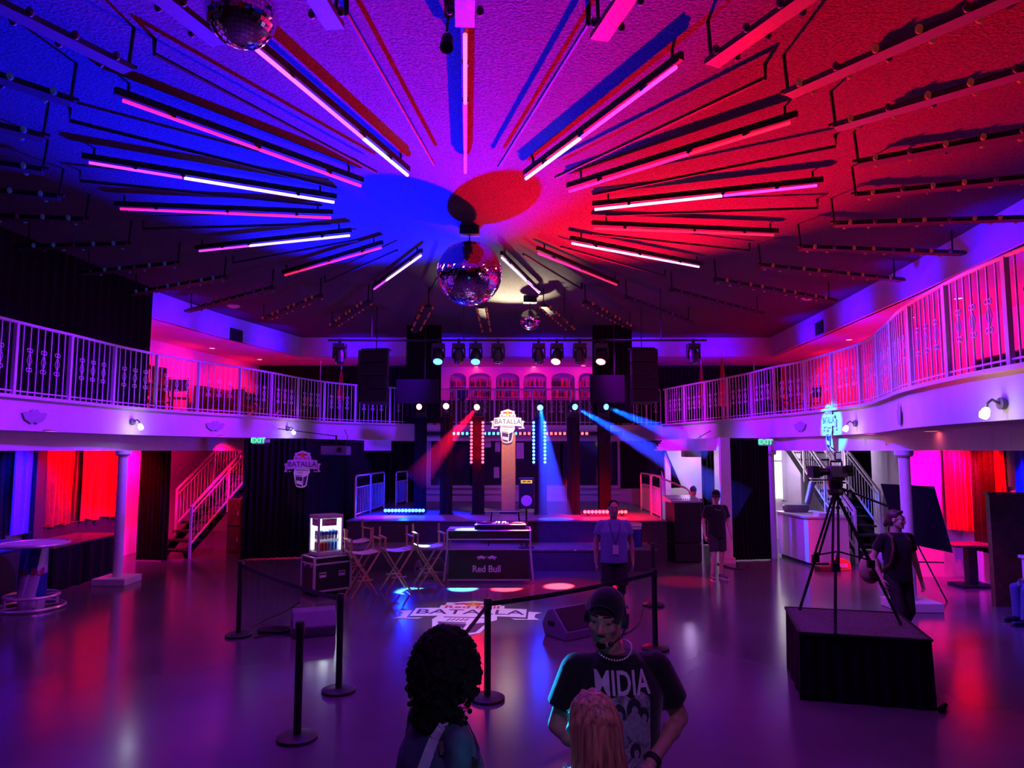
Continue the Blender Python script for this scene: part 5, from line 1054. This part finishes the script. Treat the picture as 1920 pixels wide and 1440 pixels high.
g0=MB().lathe([(.03,0),(.035,.12),(.03,.12),(.01,.01)],10).mesh('glass'); g0.materials.append(m_sh)
for i in range(12):
    o=link('drinking_glass',g0); o.location=Vector((-9.62+random.uniform(-.1,.1),17.3+i*.14,3.3+(.98 if i%2 else 1.43))); tag(o,'glass on the dark shelf unit of the left balcony','glass','glasses on the left balcony shelf')
t=thing('booth_sofa','dark padded booth along the left balcony wall','seat',(-8.75,22.6,3.3),R(-10)); MB().box(-.35,.35,-1.6,1.6,0,.45).build('seat',m_dkred,t,bev=.04); MB().box(-.5,-.33,-1.6,1.6,0,1.15).build('backrest',m_black,t,bev=.04)
b=MB(); t=thing('round_mirror','round dark framed mirror on the left balcony wall','mirror',Vector((-10.02,20.6,4.75)),R(-78)); b.M=T(0,0,0)@RX(90); b.lathe([(.42,0),(.42,.05),(.36,.05),(.36,.02),(.01,.02)],28); b.build('frame',m_wood,t)
def sofa(x,y,rz,L,lab):
    t=thing('sofa',lab,'sofa',(x,y,3.3),R(rz)); MB().box(-L/2,L/2,-.4,.3,.1,.42).build('seat',m_black,t,bev=.05); MB().box(-L/2,L/2,.28,.48,.1,.82).build('backrest',m_black,t,bev=.06)
    for s in (-1,1): MB().box(s*L/2-.1,s*L/2+.1,-.42,.46,.1,.6).build('armrest',m_black,t,bev=.05)
    for x_ in (-L/2+.1,L/2-.1):
        for y_ in (-.35,.4): MB().box(x_-.03,x_+.03,y_-.03,y_+.03,0,.1).build('leg',m_mblack,t)
sofa(7.9,8.6,88,2.0,'black sofa on the right balcony nearest the viewer'); sofa(8.6,11.6,84,1.9,'black sofa on the right balcony behind the curved railing')
o=MB().box(-.03,.03,-1.3,1.3,0,.16).build('wall_ledge',m_black); o.location=(10.85,14.0,4.35); tag(o,'narrow black ledge fixed along the pink balcony wall at right','ledge')
# cables on the floor and stage
def cable(lab,pts,r=.009,z=.011,m=m_black): tag(MB().tube([Vector((p.x,p.y,z)) for p in smooth_path([Vector((q[0],q[1],0)) for q in pts],5)],r,6).build('cable',m),lab,'cable')
gp=lambda x,y:(G(x,y).x,G(x,y).y)
cable('black cable curving from the road case to the left stanchion',[gp(562,1130),gp(530,1150),gp(480,1172),gp(462,1193)]); cable('black cable running from the left stanchion to the dark wedge monitor',[gp(475,1197),gp(520,1190),gp(545,1192),gp(560,1194)])
b=MB(); p=G(514,1186)
for k in range(4): b.tube([(p.x+(.16+.01*k)*math.cos(a)*1.2,p.y+(.12+.01*k)*math.sin(a),.012+.012*k) for a in [2*PI*j/20 for j in range(20)]],.009,6,True)
tag(b.build('cable_coil',m_black),'coil of black cable beside the dark wedge monitor','cable')
cable('thin cable lying between the grey wedge monitor and the far stanchion',[gp(1205,1143),gp(1195,1172),gp(1165,1192),gp(1115,1201)])
cable('bundle of cable lying by the white post on the right',[gp(1345,1058),gp(1370,1066),gp(1395,1068),gp(1405,1062)],.015,.016)
# ------------------------------------------------------------------ people
BASE={'pel':(0,0,.95),'ch':(0,.0,1.30),'nk':(0,.015,1.47),'hd':(0,-.02,1.635),'shL':(-.185,.01,1.41),'elL':(-.235,.03,1.13),'wrL':(-.245,-.04,.88),'shR':(.185,.01,1.41),'elR':(.235,.03,1.13),'wrR':(.245,-.04,.88),
'hpL':(-.09,0,.92),'knL':(-.10,-.02,.50),'anL':(-.105,.02,.09),'toL':(-.125,-.15,.035),'hpR':(.09,0,.92),'knR':(.10,-.02,.50),'anR':(.105,.02,.09),'toR':(.125,-.15,.035)}
def hand(mb,wr,d,pn,th,curl=35,s=1.0):              # wrist, finger direction, palm normal, thumb side
    d=Vector(d).normalized(); pn=Vector(pn); pn=(pn-d*pn.dot(d)).normalized(); th_=d.cross(pn); th=th_ if th_.dot(Vector(th))>0 else -th_
    for off,L in ((.030,.068),(.010,.078),(-.010,.072),(-.028,.056)):
        k=wr+d*.088*s+th*off*s; mb.cap(wr+th*off*.55*s+d*.01,k,.014*s,.0115*s,8); ang=R(curl*.5); p=k
        for i,f in enumerate((.45,.31,.24)):
            q=d*math.cos(ang)+pn*math.sin(ang); e=p+q*L*f*s+th*off*.04; mb.cap(p,e,(.0095-.0008*i)*s,(.0088-.0009*i)*s,8); p=e; ang+=R(curl*.9)
    a=wr+th*.018*s+d*.02*s; b=a+(th*.032+d*.035+pn*.012)*s; c=b+(d*.030+th*.008+pn*.016)*s; e=c+(d*.024+pn*.014)*s
    mb.cap(a,b,.015*s,.012*s,8); mb.cap(b,c,.011*s,.010*s,8); mb.cap(c,e,.010*s,.008*s,8)
def person(label,loc,rz,H,skin=None,pose={},head=(0,0,0),fat=1.0,tee=None,sleeve=.55,pants=None,pantlen=1.0,shoes=None,voxel=.011,hem=.84,curl=35,palms=((.9,0,.1),(-.9,0,.1)),jacket=False,neckline=1.478,jw=1.0):
    k=H/1.75; off=Vector(pose.get('pel',BASE['pel']))-Vector(BASE['pel']); P={}
    for n,v in BASE.items(): P[n]=(Vector(pose[n]) if n in pose else Vector(v)+(off if n in ('ch','nk','hd','shL','elL','wrL','shR','elR','wrR') else Vector()))*k
    t=thing('person',label,'person',(loc[0],loc[1],0),R(rz))
    Hm=T(*P['hd'])@RZ(head[0])@RX(head[1])@RY(head[2])@Matrix.Scale(k,4)
    b=MB(); o=off*k
    for s in 'LR':
        b.cap(P['hp'+s],P['kn'+s],.083*k*fat,.054*k); b.cap(P['kn'+s],P['an'+s],.052*k,.036*k); b.ell(P['kn'+s].lerp(P['an'+s],.3)+Vector((0,.018*k,0)),(.05*k,.055*k,.11*k))
        b.cap(P['an'+s]+Vector((0,.02,-.05*k)),P['to'+s],.034*k,.03*k)
        b.cap(P['sh'+s],P['el'+s],.05*k*fat,.040*k); b.cap(P['el'+s],P['wr'+s],.041*k,.027*k); b.ell(P['el'+s].lerp(P['wr'+s],.28),(.044*k,)*3)
        i=0 if s=='L' else 1; d=P['wr'+s]-P['el'+s]; hand(b,P['wr'+s],d,palms[i],(0,-1,.2),curl,k)
    b.ell(P['pel'],(.165*k*fat,.115*k*fat,.12*k)); b.cap(P['pel'],P['ch'],.108*k*fat,.10*k*fat,16); b.ell(P['ch']+Vector((0,0,-.02)),(.165*k*fat,.102*k*fat,.17*k)); b.cap(P['shL'],P['shR'],.05*k,.05*k)
    b.cap(P['ch']+Vector((0,.01,.10*k)),P['nk'],.075*k,.058*k); b.cap(P['nk']-Vector((0,0,.03)),P['hd']+Vector((0,.02*k,-.03*k)),.058*k,.054*k)
    b.M=Hm
    b.ell((0,.018,.032),(.074,.094,.090),20,14); b.ell((0,-.018,-.035),(.061,.070,.078),18,12); b.ell((0,-.068,-.096),(.026,.02,.018))
    for s in (1,-1):
        b.cap((s*.056,.0,-.055),(s*.022,-.06,-.093),.018,.018); b.cap((s*.012,-.084,.034),(s*.046,-.068,.032),.012,.010); b.ell((s*.040,-.060,-.018),(.024,.022,.022)); b.ell((s*.013,-.096,-.030),.010)
        b.ell((s*.076,.012,-.004),(.010,.021,.033)); b.cap((0,-.0845,-.056),(s*.022,-.076,-.058),.008,.005); b.cap((0,-.083,-.068),(s*.019,-.076,-.066),.009,.005)
    b.cap((0,-.080,.022),(0,-.104,-.024),.009,.0135)
    for s in (1,-1): b.cap((s*.019,-.083,.0205),(s*.043,-.075,.0195),.0075,.007,8); b.cap((s*.020,-.079,.0015),(s*.042,-.071,.0025),.006,.0055,8)
    b.M=Matrix()
    body=organic(b,'body',skin or m_skin,t,voxel,3)
    e=MB(); e.M=Hm
    for s in (1,-1): e.k=0; e.ell((s*.031,-.0705,.0115),(.0145,.0130,.0085),12,8); e.k=1; e.ell((s*.031,-.0812,.0115),(.0058,.004,.0058),10,6)
    e.build('eyes',[m_eye,m_hairdk],t); e=MB(); e.M=Hm
    for s in (1,-1): e.cap((s*.015,-.093,.0425),(s*.046,-.076,.041),.0042,.003,8)
    e.build('eyebrows',m_hairdk,t)
    if tee:
        c=MB(); c.M=T(o.x,o.y,o.z); f=fat
        z=lambda q:q*k
        if jacket: S=[(hem,.20*jw,.145*jw),(1.0,.195*jw,.14*jw),(1.15,.195*jw,.14*jw),(1.3,.20*(jw+1)/2,.138*(jw+1)/2),(1.39,.19,.12),(1.44,.13,.10),(1.49,.085,.085)]
        else: S=[(hem,.178,.128),(.95,.174,.13),(1.08,.170,.128),(1.2,.176,.128),(1.3,.186,.126),(1.38,.178,.112),(1.43,.14,.098),(neckline,.088,.084)]
        c.loft([(z(q[0]),0,.0,q[1]*k*(f if q[0]<1.35 else 1),q[2]*k*(f if q[0]<1.35 else 1)) for q in S],28); c.M=Matrix()
        for s in 'LR':
            e_=P['el'+s]; w_=P['wr'+s]; sh=P['sh'+s]; c.ell(sh+Vector((0,0,-.005)),.06*k*f); c.cap(P['shL'],P['shR'],.06*k,.06*k)
            if sleeve<=1: q=sh.lerp(e_,sleeve); c.tube([sh,sh.lerp(e_,sleeve*.6),q],[.062*k*f,.066*k*f,.068*k*f],14)
            else: c.cap(sh,e_,.062*k*f,.055*k); c.tube([e_,e_.lerp(w_,.95)],[.055*k,.043*k],14)
        organic(c,'jacket' if jacket else 't_shirt',tee,t,voxel,3)
    if pants:
        c=MB(); c.ell(P['pel']+Vector((0,0,-.01)),(.172*k*fat,.125*k*fat,.105*k)); 
        for s in 'LR':
            kn,an,hp=P['kn'+s],P['an'+s],P['hp'+s]; c.ell(hp,.094*k*fat)
            if pantlen<1: c.tube([hp,hp.lerp(kn,.5),hp.lerp(kn,pantlen)],[.096*k*fat,.094*k*fat,.092*k*fat],14)
            else: c.cap(hp,kn,.094*k*fat,.068*k); c.tube([kn,kn.lerp(an,.5),an+(kn-an)*-.03],[.068*k,.064*k,.066*k],14)
        organic(c,'trousers' if pantlen>=1 else 'shorts',pants,t,voxel,3)
    if shoes:
        for s in 'LR':
            c=MB(); a=P['an'+s]; q=P['to'+s]; c.cap(a+Vector((0,.035*k,-.045*k)),q+Vector((0,-.02,.006)),.042*k,.036*k); c.cap(a+Vector((0,0,-.02*k)),a+Vector((0,0,-.05*k)),.045*k,.045*k); sh=organic(c,'shoe',shoes,t,.012,2)
            d=(q-a); d.z=0; d=d.normalized(); x=MB(); x.bar(a-d*.055*k+Vector((0,0,.012-a.z)),a+d*.215*k+Vector((0,0,.012-a.z)),.085*k,.024); x.build('sole',m_logo_w if shoes is m_canvas else m_black,sh,bev=.008)
    return t,P,Hm,k
m_canvas=mat('black_white_canvas',(.12,.11,.12),.8,nz=.2)
def hair_cap(t,Hm,m,back=.0,name='hair',vox=.009):
    b=MB(); b.M=Hm; b.ell((0,.030,.045),(.082,.094,.088),18,12); b.ell((0,.055,-.005),(.076,.062,.08),16,10); b.cap((-.05,-.045,.098),(.05,-.045,.098),.025,.025)
    return organic(b,name,m,t,vox,2)
def baseball_cap(t,Hm,m,back=False,parent_name='cap'):
    b=MB(); b.M=Hm; b.ell((0,.018,.048),(.087,.104,.092),20,12); o=organic(b,parent_name,m,t,.009,2)
    v=MB(); v.M=Hm@(RZ(180) if back else Matrix())@T(0,0,.045); 
    v.grid(lambda u,w:((u-.5)*.15,-.075-.09*w*math.sqrt(max(0,1-(2*u-1)**2*.8)),.012-.02*w-.05*(u-.5)**2*4*.4),12,5,.006); v.build('visor',m,o); return o
# man in the printed shirt, nearest on the right
t,P,Hm,k=person('bearded person in a backward cap and black printed t-shirt, hands at the waist',(.50,3.5),4,1.83,m_skin,
 {'hd':(-.055,-.035,1.63),'nk':(-.02,.0,1.47),'elR':(.30,.04,1.165),'wrR':(.10,-.17,1.045),'elL':(-.275,.03,1.15),'wrL':(-.10,-.19,1.05),'knR':(.12,-.02,.5),'anR':(.14,.02,.09),'toR':(.18,-.15,.035)},(-26,8,4),1.12,m_tee,.68,m_dkpant,1,m_black,.0075,.90,40,((.4,-.6,.5),(-.4,-.6,.5)))
shirt=[c for c in t.children if c.name.startswith('t_shirt')][0]
cp_=baseball_cap(t,Hm,m_tee,True); b=MB(); b.M=Hm; b.tube([(.055*math.cos(a),-.068-.012*math.sin(a),.052+.035*math.sin(a)) for a in [PI*i/10 for i in range(11)]],.005,6); b.build('cap_strap',m_mblack,cp_)
b=MB(); b.M=Hm
for s in (1,-1): b.cap((s*.004,-.092,-.046),(s*.026,-.077,-.052),.005,.003,8); b.cap((s*.026,-.073,-.056),(s*.026,-.064,-.088),.004,.005,8)
b.ell((0,-.076,-.093),(.024,.017,.018)); b.cap((-.022,-.064,-.096),(.022,-.064,-.096),.010,.010); organic(b,'goatee',m_hairdk,t,.006,2)
b=MB(); b.M=Hm; b.tube([(.086*math.cos(a),.01,.03+.10*math.sin(a)) for a in [PI*i/14 for i in range(15)]],.007,6); b.cyl((.080,.012,.0),(.098,.012,.0),.034,n=18); b.cyl((-.080,.012,.0),(-.096,.012,.0),.034,n=18); h=b.build('headset',m_black,t)
b=MB(); b.M=Hm; b.tube([(.095,-.0,-.01),(.088,-.06,-.05),(.055,-.10,-.068)],.0035,6); b.ell((.050,-.103,-.068),.012); b.build('microphone_boom',m_black,h)
def bvh_of(o): me=o.data; return BVHTree.FromPolygons([v.co.copy() for v in me.vertices],[tuple(p.vertices) for p in me.polygons])
BV=bvh_of(shirt)
def drape_on(o,off=.003):                            # lay flat artwork on the front of the shirt
    for v in o.data.vertices:
        h=BV.ray_cast(Vector((v.co.x,-1,v.co.z)),Vector((0,1,0)))
        if h[0]: v.co.y=h[0].y-off+ (v.co.y*.2)
    return o
b=MB(); n=44
for i in range(n):
    a=2*PI*i/n; x,y,z=.088*math.cos(a),.088*math.sin(a)*.9+.0,1.50-.045*max(0,-math.sin(a))+.012*max(0,math.sin(a)); b.ell((x-.022,y*1.22-.018,(z+.012)*k),.0048,8,6)
b.build('bead_necklace',m_paper,t)
m_pl=mat('print_lettering',(.50,.46,.56),.8,nz=.15,scale=30)
tx=text('MIDIA',.155,m_pl,'lettering',shirt,Matrix.Diagonal((1,1,.92,1))@T(0,0,0)@UPRIGHT,.0005,.62,.003)
bm=bmesh.new(); bm.from_mesh(tx.data); bmesh.ops.triangulate(bm,faces=bm.faces); bmesh.ops.subdivide_edges(bm,edges=[e for e in bm.edges if e.calc_length()>.03],cuts=2); bm.to_mesh(tx.data); bm.free()
for v in tx.data.vertices: v.co.z+=1.43
drape_on(tx)
m_print=mat('printed_photo',(.22,.20,.25),.8,nz=.95,scale=30)
b=MB(); b.grid(lambda u,v:(-.125+.25*u,0,1.385-.32*v+.012*math.sin(u*17)*(1-v)),26,26); pr=b.build('picture_print',m_print,shirt); drape_on(pr,.0025)
m_pp=mat('print_pale_ink',(.25,.22,.30),.8,nz=.25,scale=60)
for cx_,cz,r in ((-.09,1.295,.030),(-.025,1.315,.031),(.045,1.335,.034),(.09,1.30,.028),(.05,1.15,.026)):
    for nm,mm,dx,dz,sc,asp,of in (('printed_dress',m_pp,.0,-.068,1.15,1.6,.0045),('printed_hair',m_dkpant,.0,0,1.0,1.5,.0035),('printed_face',m_pp,.004,-.012,.45,1.5,.0055)):
        q=MB(); q.grid(lambda u,v:(cx_+dx+(u-.5)*2*r*sc*math.sqrt(max(.03,1-(2*v-1)**2)),0,cz+dz+(.4-v)*2*r*sc*asp),8,10); drape_on(q.build(nm,mm,pr),of)
w=P['wrR']; d=(P['elR']-w).normalized(); b=MB(); b.cyl(w+d*.02,w+d*.045,.037,.039,n=18); b.build('wristwatch',m_mblack,t)
b=MB(); b.tube([Vector((.06,-.145,.93))*k,Vector((.065,-.15,.90))*k,Vector((.06,-.152,.87))*k,Vector((.055,-.15,.90))*k],.006,6,True); b.build('key_ring',m_chrome,t)
# curly haired person in the teal jacket
t,P,Hm,k=person('person with big dark curly hair in a teal jacket, seen from behind',(-.30,3.1),122,1.66,m_skin,{'wrL':(-.22,-.15,.92),'wrR':(.2,-.2,.98),'hd':(0,-.045,1.62)},(8,6,0),1.02,m_teal,1.2,m_dkpant,1,m_black,.0095,.72,35,jacket=True,jw=1.3)
random.seed(3); b=MB(); b.M=Hm
for i in range(1500):
    a=random.uniform(0,2*PI); e=random.uniform(-1.05,PI/2); r=random.uniform(.135,.168); x,y,z=r*math.cos(e)*math.cos(a),r*math.cos(e)*math.sin(a),r*math.sin(e)*1.18
    if y<-.05 and z<.055 and abs(x)<.085: continue
    if z<-.10: z-=random.uniform(0,.10)
    b.ell((x,y*.98+.035,z+.025),random.uniform(.009,.017),7,5)
b.ell((0,.045,.03),(.125,.115,.135),18,12); b.ell((0,.075,-.09),(.12,.08,.11),16,10); hr=organic(b,'curly_hair',m_hairdk,t,.0055,1)
b=MB(); b.M=Hm
for i in range(520):                                 # loose curls at the outline
    a=random.uniform(0,2*PI); e=random.uniform(-.9,PI/2); r=.155; c=Vector((r*math.cos(e)*math.cos(a),r*math.cos(e)*math.sin(a)*.98+.035,r*math.sin(e)*1.18+.025))
    if c.y<-.06 and c.z<.06: continue
    d=(c-Vector((0,.035,.02))).normalized(); u=d.cross(Vector((.3,.2,1))).normalized(); w=d.cross(u); q=random.uniform(.005,.009)
    b.tube([c+d*(.0035*j)+u*q*math.cos(j*1.3)+w*q*math.sin(j*1.3) for j in range(7)],.0013,4)
b.build('loose_curls',m_hairdk,hr)
jk=[c for c in t.children if c.name.startswith('jacket')][0]; BJ=bvh_of(jk)
def on_jacket(pts,off=.006):
    out=[]
    for p in pts:
        h=BJ.find_nearest(Vector(p)); out.append(h[0]+h[1]*off)
    return out
def strapband(name,m,pts,w,parent):
    P_=on_jacket(smooth_path([Vector(q) for q in pts],4)); b=MB()
    for a,c in zip(P_,P_[1:]): b.bar(a,c,w,.006,(a-Vector((0,0,a.z))).normalized())
    return b.build(name,m,parent)
m_strap=mat('pale_grey_webbing',(.34,.38,.48),.8,nz=.1)
strapband('bag_strap',m_strap,[(-.11,.03,1.44),(-.12,.08,1.38),(-.125,.13,1.28),(-.125,.17,1.16),(-.12,.19,1.04),(-.115,.19,.92),(-.11,.19,.82)],.05,t)
strapband('camera_strap',m_black,[(-.05,.0,1.45),(-.11,.01,1.39),(-.16,.02,1.32),(-.20,.0,1.24)],.022,t); strapband('camera_strap',m_black,[(-.03,-.09,1.43),(-.09,-.13,1.37),(-.15,-.12,1.30),(-.20,-.04,1.24)],.022,t)
w=Matrix.Translation(t.location)@RZ(122)@Vector((-.275,-.03,1.2)); pc=thing('photo_camera','black photo camera hanging at the side of the curly haired person','camera',w,R(20)); MB().box(-.065,.065,-.03,.03,-.045,.045).build('body',m_black,pc,bev=.01); b=MB(); b.M=T(0,-.03,0)@RX(90); b.lathe([(.032,0),(.034,.06),(.03,.065),(.02,.06),(.01,.06)],18); b.build('lens',m_glass,pc); MB().box(-.025,.025,-.02,.02,.045,.065).build('viewfinder_hump',m_black,pc)
# blonde person in the pale fur collar
t,P,Hm,k=person('person with long blonde hair and a pale fur collar, seen from behind',(.275,2.52),208,1.665,m_skin2,{},(0,4,0),1.0,m_tee,1.2,m_dkpant,1,m_black,.0095,.8,35,jacket=True)
b=MB(); b.M=Hm; b.ell((0,.028,.040),(.084,.100,.090),20,12); b.ell((0,.055,-.03),(.084,.066,.12),16,10); b.cap((-.045,.05,-.08),(-.085,.09,-.36),.048,.035); b.cap((.045,.05,-.08),(.085,.09,-.36),.048,.035); b.cap((-.02,.0,.122),(-.02,.06,.118),.012,.010); b.cap((.02,.0,.122),(.02,.06,.118),.012,.010); b.cap((0,.075,-.08),(0,.11,-.40),.055,.03); hr=organic(b,'hair',m_hairbl,t,.008,2)
b=MB(); b.M=Hm; random.seed(5)
for i in range(260):
    a=random.uniform(-.1,PI+.1); cx_,cy_=.091*math.cos(a),.03+.104*math.sin(a); z1=-random.uniform(.30,.46)
    sx=.95+.4*random.random(); b.tube([(cx_*.25,.0+.02*math.sin(a),.130),(cx_*.75,cy_*.72,.098),(cx_*1.02,cy_*1.03,.03),(cx_*1.04,cy_*1.06,-.07),(cx_*sx,cy_*1.05+.02,-.2),(cx_*sx*1.02+.01*math.sin(i),cy_*1.0+.05,z1)],[.002,.004,.0042,.004,.0035,.0015],5)
b.build('hair_strands',m_hairbl,hr)
b=MB(); b.M=Hm
for s in (1,-1): b.ell((s*.081,.01,-.045),.006)
b.build('earring',m_chrome,t)
b=MB(); random.seed(9)
for i in range(12):
    a=2*PI*i/12; b.ell((.12*math.cos(a)*k,.10*math.sin(a)*k,(1.415+.02*math.sin(a))*k),.048)
fc=organic(b,'fur_collar',m_fur,t,.011,2); b=MB()
for i in range(420):
    a=random.uniform(0,2*PI); e=random.uniform(-.6,1.2); c=Vector((.12*math.cos(a)*k,.10*math.sin(a)*k,(1.415+.02*math.sin(a))*k)); d=Vector((math.cos(a)*math.cos(e),math.sin(a)*math.cos(e),math.sin(e))); b.tube([c+d*.042,c+d*.06+Vector((0,0,.004)),c+d*random.uniform(.066,.085)+Vector((random.uniform(-.01,.01),0,random.uniform(-.01,.01)))],[.0018,.0012,.0004],4)
b.build('fur_tufts',m_fur,fc)
# man in the blue shirt in front of the stage
t,P,Hm,k=person('person in a blue t-shirt and dark shorts with a badge, in front of the stage',(1.52,10.75),0,1.75,m_skin,{'elL':(-.265,.03,1.12),'wrL':(-.275,-.05,.86),'elR':(.265,.03,1.12),'wrR':(.27,-.04,.86)},(0,4,0),1.16,m_bluetee,.55,m_dkpant,.95,m_black,.012,.85)
b=MB(); b.M=Hm; b.ell((0,.028,.042),(.079,.092,.086),18,12); organic(b,'hair',m_hairdk,t,.009,2)
b=MB(); b.tube([(-.07,.02,1.49),(-.075,-.115,1.42),(-.06,-.155,1.32),(-.01,-.168,1.16),(0,-.168,1.13),(.01,-.168,1.16),(.06,-.155,1.32),(.075,-.115,1.42),(.07,.02,1.49)],.005,6); ly=b.build('lanyard',m_black,t); MB().box(-.042,.042,-.174,-.166,.99,1.12).build('badge',m_paper,ly)
for s in (-1,1): MB().cyl((s*.1,-.02,.40),(s*.1,-.02,.53),.066,.07,n=16).build('knee_sleeve',m_black,t)
# walking man in black shorts
t,P,Hm,k=person('person in a black cap, black t-shirt and shorts walking by the speaker stack',(4.02,14.15),10,1.71,m_skin2,{'knL':(-.11,-.10,.50),'anL':(-.14,-.05,.10),'toL':(-.19,-.21,.035),'knR':(.10,.0,.50),'anR':(.12,.09,.09),'toR':(.14,-.08,.035),'elL':(-.255,.05,1.13),'wrL':(-.265,-.03,.88),'elR':(.255,.0,1.13),'wrR':(.245,-.12,.90)},(-32,14,0),1.08,m_tee,.7,m_dkpant,.86,m_canvas,.012,.83)
baseball_cap(t,Hm,m_tee); hair_cap(t,Hm@Matrix.Scale(.97,4),m_hairdk)
b=MB(); b.tube([(.085*math.cos(a),-.02-.11*max(0,-math.sin(a))+.05*max(0,math.sin(a)),(1.47-.10*max(0,-math.sin(a)))*k) for a in [2*PI*i/24 for i in range(24)]],.004,5,True); b.build('necklace',m_chrome,t)
# man with the shoulder bag behind the riser
t,P,Hm,k=person('person with tied back hair in a black t-shirt walking behind the camera riser',(4.88,9.15),8,1.74,m_skin2,{'knL':(-.10,-.14,.52),'anL':(-.12,-.10,.11),'toL':(-.14,-.27,.05),'knR':(.10,-.05,.50),'anR':(.10,.22,.13),'toR':(.11,.08,.035),'elL':(-.27,.10,1.15),'wrL':(-.27,-.04,.91),'elR':(.27,.05,1.14),'wrR':(.30,-.02,.87)},(38,0,0),1.0,m_tee,.62,m_dkpant,1,m_black,.011,.86)
hair_cap(t,Hm,m_hairbr); b=MB(); b.M=Hm; b.cap((0,.10,.0),(.0,.135,-.07),.045,.03); organic(b,'ponytail',m_hairbr,t,.01,2)
b=MB(); b.M=Hm
for s in (1,-1): b.tube([(s*.031+.017*math.cos(a),-.092,.010+.014*math.sin(a)) for a in [2*PI*i/14 for i in range(14)]],.0018,5,True); b.tube([(s*.048,-.09,.014),(s*.078,.0,.012)],.0018,5)
b.build('eyeglasses',m_mblack,t)
b=MB(); b.tube([(-.13,.0,1.475*k),(-.13,-.10,1.42*k),(-.145,-.135,1.28*k),(-.17,-.10,1.10*k),(-.2,.04,.98*k)],.018,8); b.build('bag_strap',m_wood,t)
w=Matrix.Translation(t.location)@RZ(8)@Vector((-.22,.235,.98)); bg=thing('shoulder_bag','pale brown bag on the back of the walking person with tied back hair','bag',w,R(8)); b=MB(); b.ell((0,0,0),(.15,.10,.19),16,10); b.build('body',mat('tan_canvas',(.34,.24,.18),.85,nz=.2),bg); MB().box(-.09,.09,-.105,-.085,-.12,.0).build('pocket',m_wood,bg,bev=.01)
# sound technician behind the console and the seated person at the edge
t,P,Hm,k=person('person in a dark beanie standing behind the mixing console',(4.34,17.15),-10,1.62,m_skin,{},(20,22,0),1.0,m_tee,1.2,m_dkpant,1,m_black,.014,.82,jacket=True)
b=MB(); b.M=Hm; b.ell((0,.025,.06),(.086,.10,.095),18,12); b.ell((0,.03,.155),.022); organic(b,'beanie',m_tee,t,.01,2)
t,P,Hm,k=person('person in blue jeans sitting at the right edge of the photo',(7.80,10.55),-90,1.74,m_skin,{'pel':(0,.05,.54),'hpL':(-.09,.02,.52),'knL':(-.13,-.40,.50),'anL':(-.13,-.38,.09),'toL':(-.14,-.54,.035),'hpR':(.09,.02,.52),'knR':(.13,-.42,.50),'anR':(.14,-.46,.09),'toR':(.16,-.62,.035),'wrL':(-.12,-.28,.60),'wrR':(.12,-.28,.60),'elL':(-.22,.0,.73),'elR':(.22,.0,.73)},(0,10,0),1.0,m_tee,.7,m_jean,1,m_black,.013,.90)
hair_cap(t,Hm,m_hairdk)
